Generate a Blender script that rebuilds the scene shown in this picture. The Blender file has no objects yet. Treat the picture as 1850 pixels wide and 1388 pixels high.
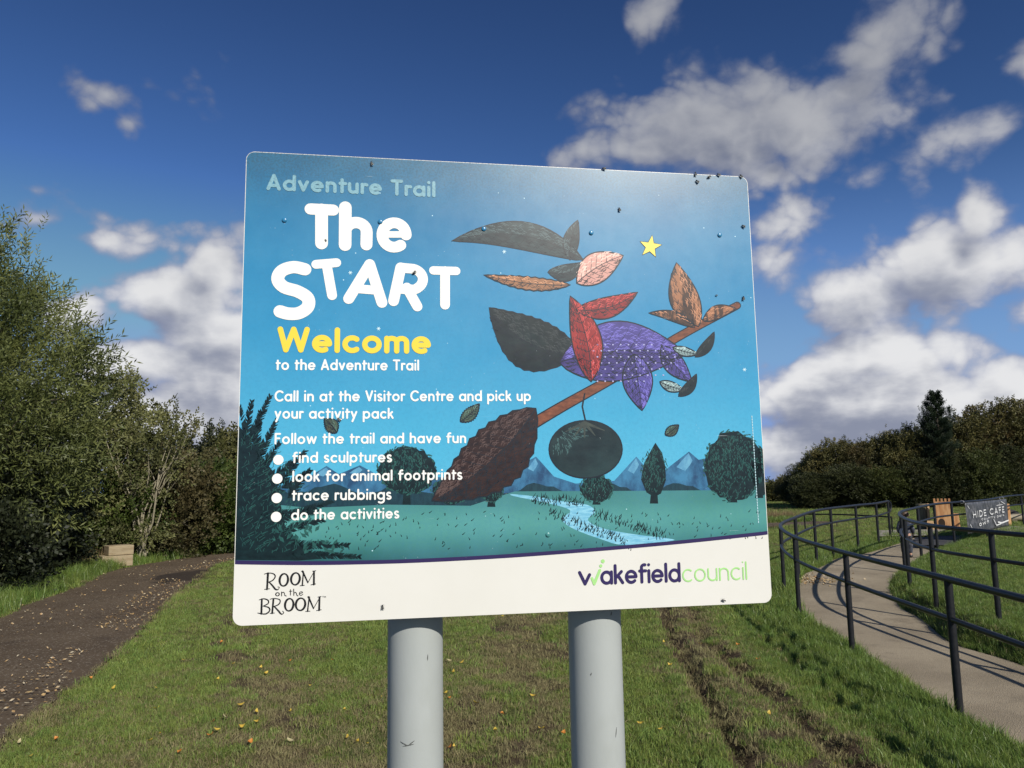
import bpy, bmesh, math, random
import numpy as np
from math import radians, sin, cos, tan, pi, atan2, asin, sqrt
from mathutils import Vector, Matrix
from mathutils.geometry import tessellate_polygon

random.seed(7)
rng = np.random.default_rng(11)
scene = bpy.context.scene
COL = scene.collection

# ------------------------------------------------------------------ camera
EYE = 1.6
FPX, CX, CY = 1400.0, 925.0, 694.0            # focal length and centre in photo pixels
def unit(v):
    v = np.array(v, float); return v / np.linalg.norm(v)
_Z = unit([746 - CX, CY + 10035, -FPX])
_f = np.array([0, 0, -1.0])
_Y = unit(_f - (_f @ _Z) * _Z)
_X = np.cross(_Y, _Z)
RC = np.array([_X, _Y, _Z])                   # camera axes -> world
cam = bpy.data.cameras.new('camera'); camo = bpy.data.objects.new('camera', cam); COL.objects.link(camo)
cam.sensor_width = 36; cam.lens = 36 * FPX / 1850; cam.clip_end = 3000; cam.clip_start = 0.05
M4 = Matrix.Identity(4)
for i in range(3):
    for j in range(3): M4[i][j] = RC[i][j]
M4[2][3] = EYE
camo.matrix_world = M4
scene.camera = camo

# ------------------------------------------------------------------ sun, sky, exposure
SUN_AZ, SUN_EL = 31.5, 33.5                    # degrees to the right of straight behind the camera
sd = Vector((sin(radians(SUN_AZ)) * cos(radians(SUN_EL)), -cos(radians(SUN_AZ)) * cos(radians(SUN_EL)), sin(radians(SUN_EL))))
sl = bpy.data.lights.new('sun', 'SUN'); so = bpy.data.objects.new('sun', sl); COL.objects.link(so)
sl.energy = 5.0; sl.angle = radians(0.53); sl.color = (1.0, 0.945, 0.85)
so.rotation_euler = sd.to_track_quat('Z', 'Y').to_euler()
scene.view_settings.view_transform = 'Standard'
scene.view_settings.look = 'None'
scene.view_settings.exposure = 0.0
scene.view_settings.gamma = 1.0
scene.view_settings.use_curve_mapping = False

def ray(px, py):
    return RC @ np.array([px - CX, CY - py, -FPX])
def azel(px, py):
    d = ray(px, py); d = d / np.linalg.norm(d)
    return atan2(d[0], d[1]), asin(d[2])

class NB:
    """tiny node builder"""
    def __init__(s, nt): s.nt = nt; s.n = nt.nodes; s.l = nt.links
    def put(s, sock, v):
        if v is None: return
        if isinstance(v, bpy.types.NodeSocket): s.l.new(v, sock)
        else: sock.default_value = v
    def math(s, op, a, b=None, c=None, clamp=False):
        n = s.n.new('ShaderNodeMath'); n.operation = op; n.use_clamp = clamp
        s.put(n.inputs[0], a); s.put(n.inputs[1], b); s.put(n.inputs[2], c); return n.outputs[0]
    def vmath(s, op, a, b=None):
        n = s.n.new('ShaderNodeVectorMath'); n.operation = op
        s.put(n.inputs[0], a); s.put(n.inputs[1], b)
        return n.outputs['Value'] if op in ('LENGTH', 'DOT_PRODUCT') else n.outputs[0]
    def noise(s, vec, scale, detail=4, rough=0.55, dist=0.0):
        n = s.n.new('ShaderNodeTexNoise'); s.put(n.inputs['Vector'], vec)
        n.inputs['Scale'].default_value = scale; n.inputs['Detail'].default_value = detail
        n.inputs['Roughness'].default_value = rough; n.inputs['Distortion'].default_value = dist
        return n.outputs['Fac']
    def maprange(s, v, a, b, c=0.0, d=1.0, smooth=False):
        n = s.n.new('ShaderNodeMapRange'); n.interpolation_type = 'SMOOTHSTEP' if smooth else 'LINEAR'
        s.put(n.inputs[0], v)
        for k, x in zip((1, 2, 3, 4), (a, b, c, d)): s.put(n.inputs[k], x)
        return n.outputs[0]
    def mix(s, f, a, b, blend='MIX'):
        n = s.n.new('ShaderNodeMix'); n.data_type = 'RGBA'; n.blend_type = blend
        s.put(n.inputs[0], f)
        for k, x in ((6, a), (7, b)):
            if isinstance(x, (tuple, list)) and len(x) == 3: x = (*x, 1)
            s.put(n.inputs[k], x)
        return n.outputs[2]
    def scalevec(s, vec, sc):
        n = s.n.new('ShaderNodeVectorMath'); n.operation = 'MULTIPLY'
        s.put(n.inputs[0], vec); n.inputs[1].default_value = sc; return n.outputs[0]

world = bpy.data.worlds.new('World'); scene.world = world; world.use_nodes = True
wn = NB(world.node_tree); world.node_tree.nodes.clear()
# cloud groups: photo x, y, half width, half height, weight
CLOUDS = [
    (1690, 480, 165, 95, 1.30), (1765, 400, 55, 62, 1.2), (1575, 520, 100, 75, 1.15), (1840, 470, 80, 80, 1.0),
    (1600, 650, 200, 50, 1.0), (1850, 565, 90, 50, .9),
    (1585, 100, 130, 130, 1.02), (1590, 200, 80, 65, .9), (1340, 225, 215, 95, .98), (1180, 275, 140, 42, .92), (1480, 290, 120, 70, .72), (1390, 320, 120, 50, .75),
    (1450, 400, 85, 62, .92), (1400, 470, 60, 45, .75), (1720, 250, 150, 60, .68), (1790, 240, 60, 35, .7), (1185, 20, 65, 85, .74), (1860, 85, 80, 60, .72),
    (1440, 720, 180, 60, 1.2), (1640, 715, 180, 55, 1.2), (1830, 705, 130, 55, 1.15), (1500, 800, 340, 60, 1.1), (1850, 790, 200, 60, 1.0),
    (195, 170, 110, 60, .84), (235, 222, 62, 40, .84), (355, 140, 80, 55, .80), (60, 345, 80, 40, .76), (290, 160, 130, 50, .72),
    (395, 470, 66, 66, 1.2), (290, 530, 150, 50, 1.2), (180, 440, 190, 55, .98), (60, 400, 110, 75, .92),
    (150, 560, 80, 60, 1.05), (255, 650, 110, 45, 1.15), (385, 600, 115, 58, 1.1), (310, 760, 200, 75, 1.1), (420, 690, 120, 65, 1.05), (650, 790, 190, 50, 1.1), (980, 800, 240, 55, 1.1), (820, 620, 150, 50, 1.0),
]
grp = bpy.data.node_groups.new('cloud_density', 'ShaderNodeTree')
grp.interface.new_socket('AE', in_out='INPUT', socket_type='NodeSocketVector')
grp.interface.new_socket('Dir', in_out='INPUT', socket_type='NodeSocketVector')
grp.interface.new_socket('Density', in_out='OUTPUT', socket_type='NodeSocketFloat')
gb = NB(grp); gi = grp.nodes.new('NodeGroupInput'); go = grp.nodes.new('NodeGroupOutput')
ae, dr = gi.outputs[0], gi.outputs[1]
cur = None
for (px, py, rx, ry, w) in CLOUDS:
    a, e = azel(px, py); a2, _ = azel(px + rx, py); _, e2 = azel(px, py - ry)
    d = gb.vmath('SUBTRACT', ae, (a, e, 0))
    d = gb.scalevec(d, (1 / abs(a2 - a), 1 / abs(e2 - e), 0))
    ln = gb.vmath('LENGTH', d)
    v = gb.math('MULTIPLY_ADD', ln, -0.58 * w, w * 1.12)
    cur = v if cur is None else gb.math('SMOOTH_MAX', cur, v, 0.12)
# scattered cloud everywhere else (outside the patches above and behind the camera)
flat = gb.scalevec(dr, (1, 1, 2.2))
gen = gb.noise(flat, 1.9, 3, .5)
sepd = grp.nodes.new('ShaderNodeSeparateXYZ'); grp.links.new(dr, sepd.inputs[0])
front = gb.maprange(sepd.outputs[1], 0.3, 0.75, 0.0, -0.55, True)
genv = gb.math('ADD', gb.math('MULTIPLY_ADD', gen, 2.6, -1.25), front)
cur = gb.math('MAXIMUM', cur, genv)
n1 = gb.noise(gb.scalevec(dr, (1, 1, 1.4)), 5.6, 10, .585, .10)
n2 = gb.noise(gb.scalevec(dr, (1, 1, 1.3)), 2.6, 2, .5)
tot = gb.math('ADD', cur, gb.math('MULTIPLY_ADD', n1, 1.6, -0.80))
tot = gb.math('ADD', tot, gb.math('MULTIPLY_ADD', n2, .6, -0.30))
wob = grp.nodes.new('ShaderNodeTexNoise'); grp.links.new(dr, wob.inputs['Vector']); wob.inputs['Scale'].default_value = 9; wob.inputs['Detail'].default_value = 3
wv = gb.vmath('ADD', gb.scalevec(dr, (1, 1, 1.25)), gb.scalevec(wob.outputs['Color'], (.10, .10, .10)))
for sc_, am_ in ((10, .62), (23, .34), (52, .17)):        # rounded billows
    vo = grp.nodes.new('ShaderNodeTexVoronoi'); vo.inputs['Scale'].default_value = sc_; grp.links.new(wv, vo.inputs['Vector'])
    tot = gb.math('ADD', tot, gb.math('MULTIPLY_ADD', vo.outputs['Distance'], -am_, am_ * .45))
grp.links.new(tot, go.inputs[0])

tc = wn.n.new('ShaderNodeTexCoord'); D = tc.outputs['Generated']
sp = wn.n.new('ShaderNodeSeparateXYZ'); wn.l.new(D, sp.inputs[0])
AZ = wn.math('ARCTAN2', sp.outputs[0], sp.outputs[1]); EL = wn.math('ARCSINE', sp.outputs[2])
def cdens(off_e, off_a=0.0):
    c = wn.n.new('ShaderNodeCombineXYZ')
    wn.put(c.inputs[0], wn.math('ADD', AZ, off_a)); wn.put(c.inputs[1], wn.math('ADD', EL, off_e))
    g = wn.n.new('ShaderNodeGroup'); g.node_tree = grp
    wn.l.new(c.outputs[0], g.inputs[0])
    wn.put(g.inputs[1], wn.vmath('ADD', D, (off_a, 0, off_e))); return g.outputs[0]
d0 = cdens(0.0); d1 = cdens(0.034, 0.016)
alpha = wn.maprange(d0, 0.30, 0.66, 0, 0.98, True)
streak = wn.math('MULTIPLY', wn.math('MULTIPLY_ADD', wn.noise(wn.scalevec(D, (1, 1, 3.0)), 5.0, 6, .58), 2.4, -1.2), wn.maprange(EL, .05, .3, 1.0, .15, True))
thick = wn.maprange(wn.math('ADD', d1, streak), 0.35, 1.45, 0, 1, True)                # how much cloud lies above: grey undersides
core = wn.maprange(d0, 0.35, 0.95, 0, 1, True)
lit = wn.mix(core, (.27, .31, .46), (.80, .80, .81))
alpha = wn.math('MULTIPLY', alpha, wn.maprange(EL, .28, .50, 1.0, .76, True))
dark = wn.mix(core, (.20, .235, .37), (.255, .28, .37))
ccol = wn.mix(thick, lit, dark)
lowgrey = wn.maprange(EL, 0.18, 0.50, 1.0, 0.60, True)         # clouds lower down are seen more side-on and brighter
ccol = wn.mix(1.0, ccol, lowgrey, 'MULTIPLY')
sky = wn.n.new('ShaderNodeTexSky'); sky.sky_type = 'NISHITA'; sky.sun_disc = False
sky.sun_elevation = radians(SUN_EL); sky.sun_rotation = radians(180 - SUN_AZ)
sky.altitude = 50; sky.air_density = 1.0; sky.dust_density = 0.4; sky.ozone_density = 2.5
# deeper, more contrasty blue, as a camera renders it
skyn = wn.scalevec(sky.outputs[0], (.85, .85, .85)); gm_ = wn.n.new('ShaderNodeGamma'); gm_.inputs[1].default_value = 1.75; wn.l.new(skyn, gm_.inputs[0])
skyc = wn.mix(wn.maprange(EL, 0.0, 0.40, .95, 0, True), wn.vmath('MINIMUM', wn.scalevec(gm_.outputs[0], (.375, .375, .38)), (4.2, 4.2, 4.4)), (2.0, 3.5, 7.3))
b1 = wn.n.new('ShaderNodeBackground'); wn.l.new(skyc, b1.inputs[0]); b1.inputs[1].default_value = 0.10
b2 = wn.n.new('ShaderNodeBackground'); wn.l.new(ccol, b2.inputs[0]); b2.inputs[1].default_value = 1.0
ms = wn.n.new('ShaderNodeMixShader'); wn.l.new(alpha, ms.inputs[0]); wn.l.new(b1.outputs[0], ms.inputs[1]); wn.l.new(b2.outputs[0], ms.inputs[2])
wo = wn.n.new('ShaderNodeOutputWorld'); wn.l.new(ms.outputs[0], wo.inputs[0])
world.cycles.sampling_method = 'MANUAL'; world.cycles.sample_map_resolution = 512

# ------------------------------------------------------------------ helpers
def tag(o, label=None, cat=None, group=None, kind=None):
    if label: o['label'] = label
    if cat: o['category'] = cat
    if group: o['group'] = group
    if kind: o['kind'] = kind
    return o
def empty(name, loc=(0, 0, 0), rz=0.0):
    o = bpy.data.objects.new(name, None); COL.objects.link(o); o.location = loc; o.rotation_euler = (0, 0, rz)
    o.empty_display_size = .1
    return o
def mesh_obj(name, V, F, mats, parent=None, mi=None, smooth=False, link=True):
    V = np.asarray(V, float).reshape(-1, 3)
    me = bpy.data.meshes.new(name)
    me.from_pydata(V.tolist(), [], F if isinstance(F, list) else F.tolist())
    if not isinstance(mats, (list, tuple)): mats = [mats]
    for m in mats: me.materials.append(m)
    if mi is not None: me.polygons.foreach_set('material_index', np.asarray(mi, np.int32))
    if smooth: me.polygons.foreach_set('use_smooth', np.ones(len(me.polygons), bool))
    me.update()
    o = bpy.data.objects.new(name, me)
    if link: COL.objects.link(o)
    if parent: o.parent = parent
    return o
def fast_quads(name, V, mat, parent=None, nper=4, link=True, smooth=False, attr=None):
    """V: (n, nper, 3) independent polygons"""
    V = np.asarray(V, np.float32); n = len(V)
    me = bpy.data.meshes.new(name)
    me.vertices.add(n * nper); me.vertices.foreach_set('co', V.reshape(-1))
    me.loops.add(n * nper); me.loops.foreach_set('vertex_index', np.arange(n * nper, dtype=np.int32))
    me.polygons.add(n); me.polygons.foreach_set('loop_start', np.arange(n, dtype=np.int32) * nper)
    if attr is not None:
        a = me.attributes.new('tone', 'FLOAT', 'POINT'); a.data.foreach_set('value', np.repeat(attr, nper).astype(np.float32))
    me.materials.append(mat); me.update(calc_edges=True)
    o = bpy.data.objects.new(name, me)
    if link: COL.objects.link(o)
    if parent: o.parent = parent
    return o
def copy_tree(o, parent=None):
    c = o.copy(); COL.objects.link(c); c.parent = parent
    for ch in list(o.children): copy_tree(ch, c)
    return c
class MB:
    def __init__(s): s.V = []; s.F = []
    def add(s, V, F):
        b = len(s.V); s.V += [tuple(v) for v in V]; s.F += [[i + b for i in f] for f in F]
    def box(s, c, h, rz=0.0, taper=1.0):
        V = []
        for z in (-1, 1):
            t = taper if z > 0 else 1
            for x, y in ((-1, -1), (1, -1), (1, 1), (-1, 1)):
                X, Y = x * h[0] * t, y * h[1] * t
                V.append((c[0] + X * cos(rz) - Y * sin(rz), c[1] + X * sin(rz) + Y * cos(rz), c[2] + z * h[2]))
        s.add(V, [[0, 3, 2, 1], [4, 5, 6, 7], [0, 1, 5, 4], [1, 2, 6, 5], [2, 3, 7, 6], [3, 0, 4, 7]])
    def tube(s, P, R, n=10, caps=True):
        P = [Vector(p) for p in P]
        if not isinstance(R, (list, tuple)): R = [R] * len(P)
        V = []; up = None
        for i, p in enumerate(P):
            t = (P[min(i + 1, len(P) - 1)] - P[max(i - 1, 0)]).normalized()
            if up is None:
                up = Vector((0, 0, 1)) if abs(t.z) < .9 else Vector((1, 0, 0))
            a = t.cross(up).normalized(); b = a.cross(t).normalized(); up = b
            for k in range(n):
                q = 2 * pi * k / n; V.append(p + (a * cos(q) + b * sin(q)) * R[i])
        F = []
        for i in range(len(P) - 1):
            for k in range(n):
                F.append([i * n + k, i * n + (k + 1) % n, (i + 1) * n + (k + 1) % n, (i + 1) * n + k])
        if caps: F += [list(range(n))[::-1], [(len(P) - 1) * n + k for k in range(n)]]
        s.add(V, F)
    def build(s, name, mat, parent=None, smooth=False, bevel=0):
        o = mesh_obj(name, s.V, s.F, mat, parent, smooth=smooth)
        if smooth and hasattr(o.data, 'set_sharp_from_angle'): o.data.set_sharp_from_angle(angle=radians(45))
        if bevel:
            m = o.modifiers.new('bevel', 'BEVEL'); m.width = bevel; m.segments = 2; m.limit_method = 'ANGLE'
        return o
def catmull(P, n=8, closed=False):
    P = np.asarray(P, float); N = len(P); out = []
    rngi = range(N) if closed else range(N - 1)
    for i in rngi:
        if closed: p0, p1, p2, p3 = P[(i - 1) % N], P[i], P[(i + 1) % N], P[(i + 2) % N]
        else: p0, p1, p2, p3 = P[max(i - 1, 0)], P[i], P[i + 1], P[min(i + 2, N - 1)]
        for k in range(n):
            t = k / n
            out.append(.5 * ((2 * p1) + (-p0 + p2) * t + (2 * p0 - 5 * p1 + 4 * p2 - p3) * t * t + (-p0 + 3 * p1 - 3 * p2 + p3) * t ** 3))
    if not closed: out.append(P[-1])
    return np.array(out)

def srgb(r, g, b):
    f = lambda c: (c / 255 / 12.92) if c / 255 <= .04045 else ((c / 255 + .055) / 1.055) ** 2.4
    return (f(r), f(g), f(b))

def material(name, c1, c2=None, rough=.7, scale=5.0, detail=5, bump=0.0, bscale=None, spec=.5, metal=0.0, stretch=(1, 1, 1),
             c3=None, s3=1.0, coat=0.0, lo=.35, hi=.65, trans=0.0, tone=False, objrand=0.0):
    m = bpy.data.materials.new(name); m.use_nodes = True; nt = m.node_tree; b = NB(nt)
    bs = nt.nodes['Principled BSDF']; tcn = nt.nodes.new('ShaderNodeTexCoord'); O = b.scalevec(tcn.outputs['Object'], stretch)
    col = (*c1, 1)
    if c2:
        f = b.maprange(b.noise(O, scale, detail, .6), lo, hi, 0, 1)
        col = b.mix(f, c1, c2)
    if c3:
        f = b.maprange(b.noise(O, s3, 4, .6), .48, .62, 0, 1, True); col = b.mix(f, col, c3)
    if tone:
        at = nt.nodes.new('ShaderNodeAttribute'); at.attribute_name = 'tone'
        h = nt.nodes.new('ShaderNodeHueSaturation')
        b.put(h.inputs['Color'], col)
        b.put(h.inputs['Value'], b.math('MULTIPLY_ADD', at.outputs['Fac'], .9, .55))
        b.put(h.inputs['Hue'], b.math('MULTIPLY_ADD', at.outputs['Fac'], -.03, .515)); col = h.outputs[0]
    if objrand:
        oi = nt.nodes.new('ShaderNodeObjectInfo'); h = nt.nodes.new('ShaderNodeHueSaturation'); b.put(h.inputs['Color'], col)
        b.put(h.inputs['Value'], b.math('MULTIPLY_ADD', oi.outputs['Random'], objrand, 1 - objrand / 2))
        r2 = b.math('FRACT', b.math('MULTIPLY', oi.outputs['Random'], 7.31))
        b.put(h.inputs['Hue'], b.math('MULTIPLY_ADD', r2, -.045, .515)); col = h.outputs[0]
    b.put(bs.inputs['Base Color'], col)
    bs.inputs['Roughness'].default_value = rough; bs.inputs['Metallic'].default_value = metal
    bs.inputs['Specular IOR Level'].default_value = spec
    bs.inputs['Coat Weight'].default_value = coat
    if bump:
        bn = nt.nodes.new('ShaderNodeBump'); bn.inputs['Strength'].default_value = bump; bn.inputs['Distance'].default_value = .02
        b.put(bn.inputs['Height'], b.noise(O, bscale or scale * 4, 6, .65)); nt.links.new(bn.outputs[0], bs.inputs['Normal'])
    if trans:
        out = nt.nodes['Material Output']; tr = nt.nodes.new('ShaderNodeBsdfTranslucent'); b.put(tr.inputs[0], col)
        mx = nt.nodes.new('ShaderNodeMixShader'); mx.inputs[0].default_value = trans
        nt.links.new(bs.outputs[0], mx.inputs[1]); nt.links.new(tr.outputs[0], mx.inputs[2]); nt.links.new(mx.outputs[0], out.inputs[0])
    return m

def vnoise(x, y, seed=0):
    xi = np.floor(x).astype(np.int64); yi = np.floor(y).astype(np.int64); fx = x - xi; fy = y - yi
    fx = fx * fx * (3 - 2 * fx); fy = fy * fy * (3 - 2 * fy)
    def h(a, b):
        n = (a * 374761393 + b * 668265263 + seed * 974711) & 0xffffffff
        n = ((n ^ (n >> 13)) * 1274126177) & 0xffffffff
        return ((n ^ (n >> 16)) & 0xffff) / 65535.0
    return (h(xi, yi) * (1 - fx) + h(xi + 1, yi) * fx) * (1 - fy) + (h(xi, yi + 1) * (1 - fx) + h(xi + 1, yi + 1) * fx) * fy
def fbm(x, y, oct=4, seed=0):
    v = 0; a = .5; t = 0
    for k in range(oct):
        v = v + a * vnoise(x * 2 ** k, y * 2 ** k, seed + k * 17); t += a; a *= .5
    return v / t

# ------------------------------------------------------------------ layout on the ground (metres; the camera stands over 0,0)
def G(px, py, level=0.0):
    d = ray(px, py); t = (level - EYE) / d[2]; return np.array([d[0] * t, d[1] * t])
def plevel(y): # level of the sunken tarmac path on the right
    t = np.clip((y - 9) / 8, 0, 1); return -0.2 + .17 * t * t * (3 - 2 * t)
def GP(px, py, off=0.0):
    p = G(px, py, -.2)
    for _ in range(6): p = G(px, py, float(plevel(p[1])) + off)
    return p
outer_px = [(1850, 1360), (1769, 1316), (1685, 1265), (1615, 1224), (1551, 1173), (1501, 1145), (1452, 1106), (1440, 1075), (1448, 1042), (1490, 1022), (1514, 1009), (1569, 999), (1624, 982), (1645, 972)]
inner_px = [(1850, 1204), (1769, 1179), (1713, 1159), (1666, 1120), (1624, 1095), (1607, 1056), (1629, 1031), (1666, 1008), (1706, 987), (1730, 974)]
po = [GP(*p) for p in outer_px]; pi_ = [GP(*p) for p in inner_px]
po = [np.array([3.35, -6.]), np.array([3.3, 0.]), np.array([3.3, 3.2])] + po
pi_ = [np.array([5.6, -6.]), np.array([5.2, 0.]), np.array([4.9, 4.])] + pi_
OUT = catmull(po, 6); INN = catmull(pi_, 8)
def resample(P, n):
    d = np.r_[0, np.cumsum(np.linalg.norm(np.diff(P, axis=0), axis=1))]; t = np.linspace(0, d[-1], n)
    return np.c_[np.interp(t, d, P[:, 0]), np.interp(t, d, P[:, 1])]
left_px = [(0, 1115), (40, 1094), (143, 1058), (185, 1037), (226, 1025), (285, 1015), (345, 1006), (423, 997)]
right_px = [(0, 1333), (38, 1303), (144, 1231), (227, 1163), (285, 1105), (322, 1068), (357, 1044), (419, 1013)]
LL = catmull([np.array(p, float) for p in ((-5.6, -6), (-5.8, 0), (-6.0, 6))] + [G(*p) for p in left_px] + [np.array(p, float) for p in ((-4.6, 23.5), (-1, 27), (4, 29), (12, 31))], 6)
LR = catmull([np.array(p, float) for p in ((-2.6, -6), (-2.7, 0), (-2.95, 3.4))] + [G(*p) for p in right_px] + [np.array(p, float) for p in ((-4.2, 20.5), (-.5, 24.3), (4, 26.6), (12, 28.6))], 6)

def seg_dist(x, y, P):
    best = np.full(x.shape, 1e9)
    for a, b in zip(P[:-1], P[1:]):
        d = b - a; L = max(d @ d, 1e-9); t = np.clip(((x - a[0]) * d[0] + (y - a[1]) * d[1]) / L, 0, 1)
        best = np.minimum(best, np.hypot(x - a[0] - t * d[0], y - a[1] - t * d[1]))
    return best
def inside(x, y, poly):
    c = np.zeros(x.shape, bool); n = len(poly); j = n - 1
    for i in range(n):
        xi, yi = poly[i]; xj, yj = poly[j]
        if yi != yj:
            c ^= ((yi > y) != (yj > y)) & (x < (xj - xi) * (y - yi) / (yj - yi) + xi)
        j = i
    return c
PR_poly = np.vstack([OUT, INN[::-1]]); PL_poly = np.vstack([LL, LR[::-1]])
rut1 = catmull([G(*p, -.05) for p in ((1202, 1090), (1208, 1140), (1236, 1200), (1268, 1260), (1300, 1320), (1345, 1395))] + [np.array([1.25, 3.2]), np.array([1.3, 1.])], 6)
rut2 = catmull([G(*p, -.05) for p in ((1250, 1090), (1262, 1150), (1322, 1205), (1375, 1255), (1450, 1320), (1540, 1392))] + [np.array([2.0, 3.2]), np.array([2.1, 1.])], 6)
rutb = catmull([G(*p, -.05) for p in ((1400, 1130), (1460, 1190), (1530, 1270), (1640, 1370))], 6)
mudc = catmull([G(*p) for p in ((955, 1120), (948, 1180), (930, 1250), (870, 1320), (815, 1395))] + [np.array([-.35, 3.])], 6)
mudl = catmull([G(*p) for p in ((450, 1110), (440, 1180), (455, 1250), (500, 1330), (560, 1390))], 6)
def ground_info(x, y):
    """height of the turf sheet and its bareness (0 grass .. 1 mud)"""
    h = (fbm(x * .5, y * .5, 3, 3) - .5) * .10 + (fbm(x * 3, y * 3, 3, 5) - .5) * .035
    h = h * np.clip((60 - y) / 40, .2, 1)
    near = (y < 40) & (abs(x) < 30) & (y > -7)
    ip = inside(x, y, PR_poly); do = seg_dist(x, y, OUT); di = seg_dist(x, y, INN); L = plevel(y)
    outer_side = (do < di)
    t = np.where(outer_side, np.clip((do - .03) / 1.9, 0, 1), np.clip((di - .02) / .30, 0, 1)); t = t * t * (3 - 2 * t)
    amp = np.where(outer_side, 1.0, 1.0)
    hh = (L - .005) * (1 - t) + (h + np.where(outer_side, 0, .03)) * t
    h = np.where(ip, L - .035, hh * amp)
    il = inside(x, y, PL_poly); dl = np.minimum(seg_dist(x, y, LL), seg_dist(x, y, LR)); t2 = np.clip(dl / .25, 0, 1)
    h = np.where(il, -.05, -.01 * (1 - t2) + h * t2)
    d1 = seg_dist(x, y, rut1); d2 = seg_dist(x, y, rut2); d3 = seg_dist(x, y, rutb); wob = fbm(x * 6, y * 6, 3, 9)
    rk = np.clip((13 - y) / 4, 0, 1)
    g = lambda d, w: np.exp(-(d / w) ** 2)
    h = h - rk * (.115 * g(d1, .055) + .10 * g(d2, .09) * np.clip(2.4 * wob - .4, 0, 1.4) - .035 * g(d1 - .17, .07) - .05 * g(d2 - .2, .09) * wob)
    mud = rk * np.clip(g(d1, .08) * 1.1 + g(d2, .20) * (wob * 2.2 - .2) + .80 * ((d1 < .5) & (d2 < .5)) * np.clip(wob * 2.6 - .95, 0, 1), 0, 1)
    lump = rk * g(d3, .32) * (wob - .5) * .26; h = h + lump
    dc = seg_dist(x, y, mudc); dm = seg_dist(x, y, mudl)
    mud = np.maximum(mud, np.clip(g(dc, .45) * (wob * 3.0 - .75), 0, 1)); mud = np.maximum(mud, .85 * np.clip(g(dm, .45) * (wob * 2.8 - .8), 0, 1))
    h = h - .02 * np.clip(g(dc, .4), 0, 1) * wob
    mud = np.maximum(mud, np.clip(1 - np.minimum(np.where(ip, 0, 9), np.where(il, 0, 9)), 0, 1) * 1.0 * (ip | il))
    mud = np.maximum(mud, .75 * np.clip(1 - seg_dist(x, y, LR) / .16, 0, 1) * wob * 1.6)
    return h, np.clip(mud, 0, 1), ip | il, do, di, outer_side, dl

# ------------------------------------------------------------------ ground sheet
xs = np.r_[-600, -300, -150, -80, -50, -32, -22, -16, -13, np.arange(-11, 13, .09), 13.5, 15, 17, 20, 25, 32, 45, 70, 110, 200, 350, 600]
ys = np.r_[-300, -100, -40, -15, -8, np.arange(-6, 3.6, .6), np.arange(3.9, 13, .075), np.arange(13, 24, .16), np.arange(24, 42, .8), 45, 50, 56, 64, 75, 90, 120, 170, 260, 400, 700, 1200]
gx, gy = np.meshgrid(xs, ys); gh, gm, gin, *_ = ground_info(gx.ravel(), gy.ravel())
nx, ny = len(xs), len(ys)
idx = np.arange(nx * ny).reshape(ny, nx)
F = np.stack([idx[:-1, :-1], idx[:-1, 1:], idx[1:, 1:], idx[1:, :-1]], -1).reshape(-1, 4)
gmat = bpy.data.materials.new('turf'); gmat.use_nodes = True
b = NB(gmat.node_tree); bs = gmat.node_tree.nodes['Principled BSDF']; tcn = b.n.new('ShaderNodeTexCoord'); O = tcn.outputs['Object']
at = b.n.new('ShaderNodeAttribute'); at.attribute_name = 'mud'
g1 = b.mix(b.maprange(b.noise(O, 1.3, 5, .6), .4, .62), (.10, .125, .034), (.165, .155, .058))
g1 = b.mix(b.maprange(b.noise(O, 60, 4, .7), .4, .7), g1, (.035, .045, .013))
g1 = b.mix(b.maprange(b.noise(O, 9, 5, .7), .55, .75, 0, .6), g1, (.15, .135, .05))
soil = b.mix(b.maprange(b.noise(O, 25, 6, .7), .35, .65), (.10, .072, .044), (.048, .034, .022))
soil = b.mix(b.maprange(b.noise(O, 4, 4, .6), .5, .65), soil, (.14, .105, .065))
mf = b.maprange(b.math('ADD', at.outputs['Fac'], b.math('MULTIPLY_ADD', b.noise(O, 14, 5, .7), .7, -.35)), .25, .6)
b.put(bs.inputs['Base Color'], b.mix(mf, g1, soil)); bs.inputs['Roughness'].default_value = .95; bs.inputs['Specular IOR Level'].default_value = .15
bn = b.n.new('ShaderNodeBump'); bn.inputs['Strength'].default_value = .9; bn.inputs['Distance'].default_value = .03
b.put(bn.inputs['Height'], b.noise(O, 45, 6, .7)); b.l.new(bn.outputs[0], bs.inputs['Normal'])
gr = mesh_obj('ground', np.c_[gx.ravel(), gy.ravel(), gh], F, gmat, smooth=True); tag(gr, kind='structure')
a = gr.data.attributes.new('mud', 'FLOAT', 'POINT'); a.data.foreach_set('value', gm.astype(np.float32))

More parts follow.
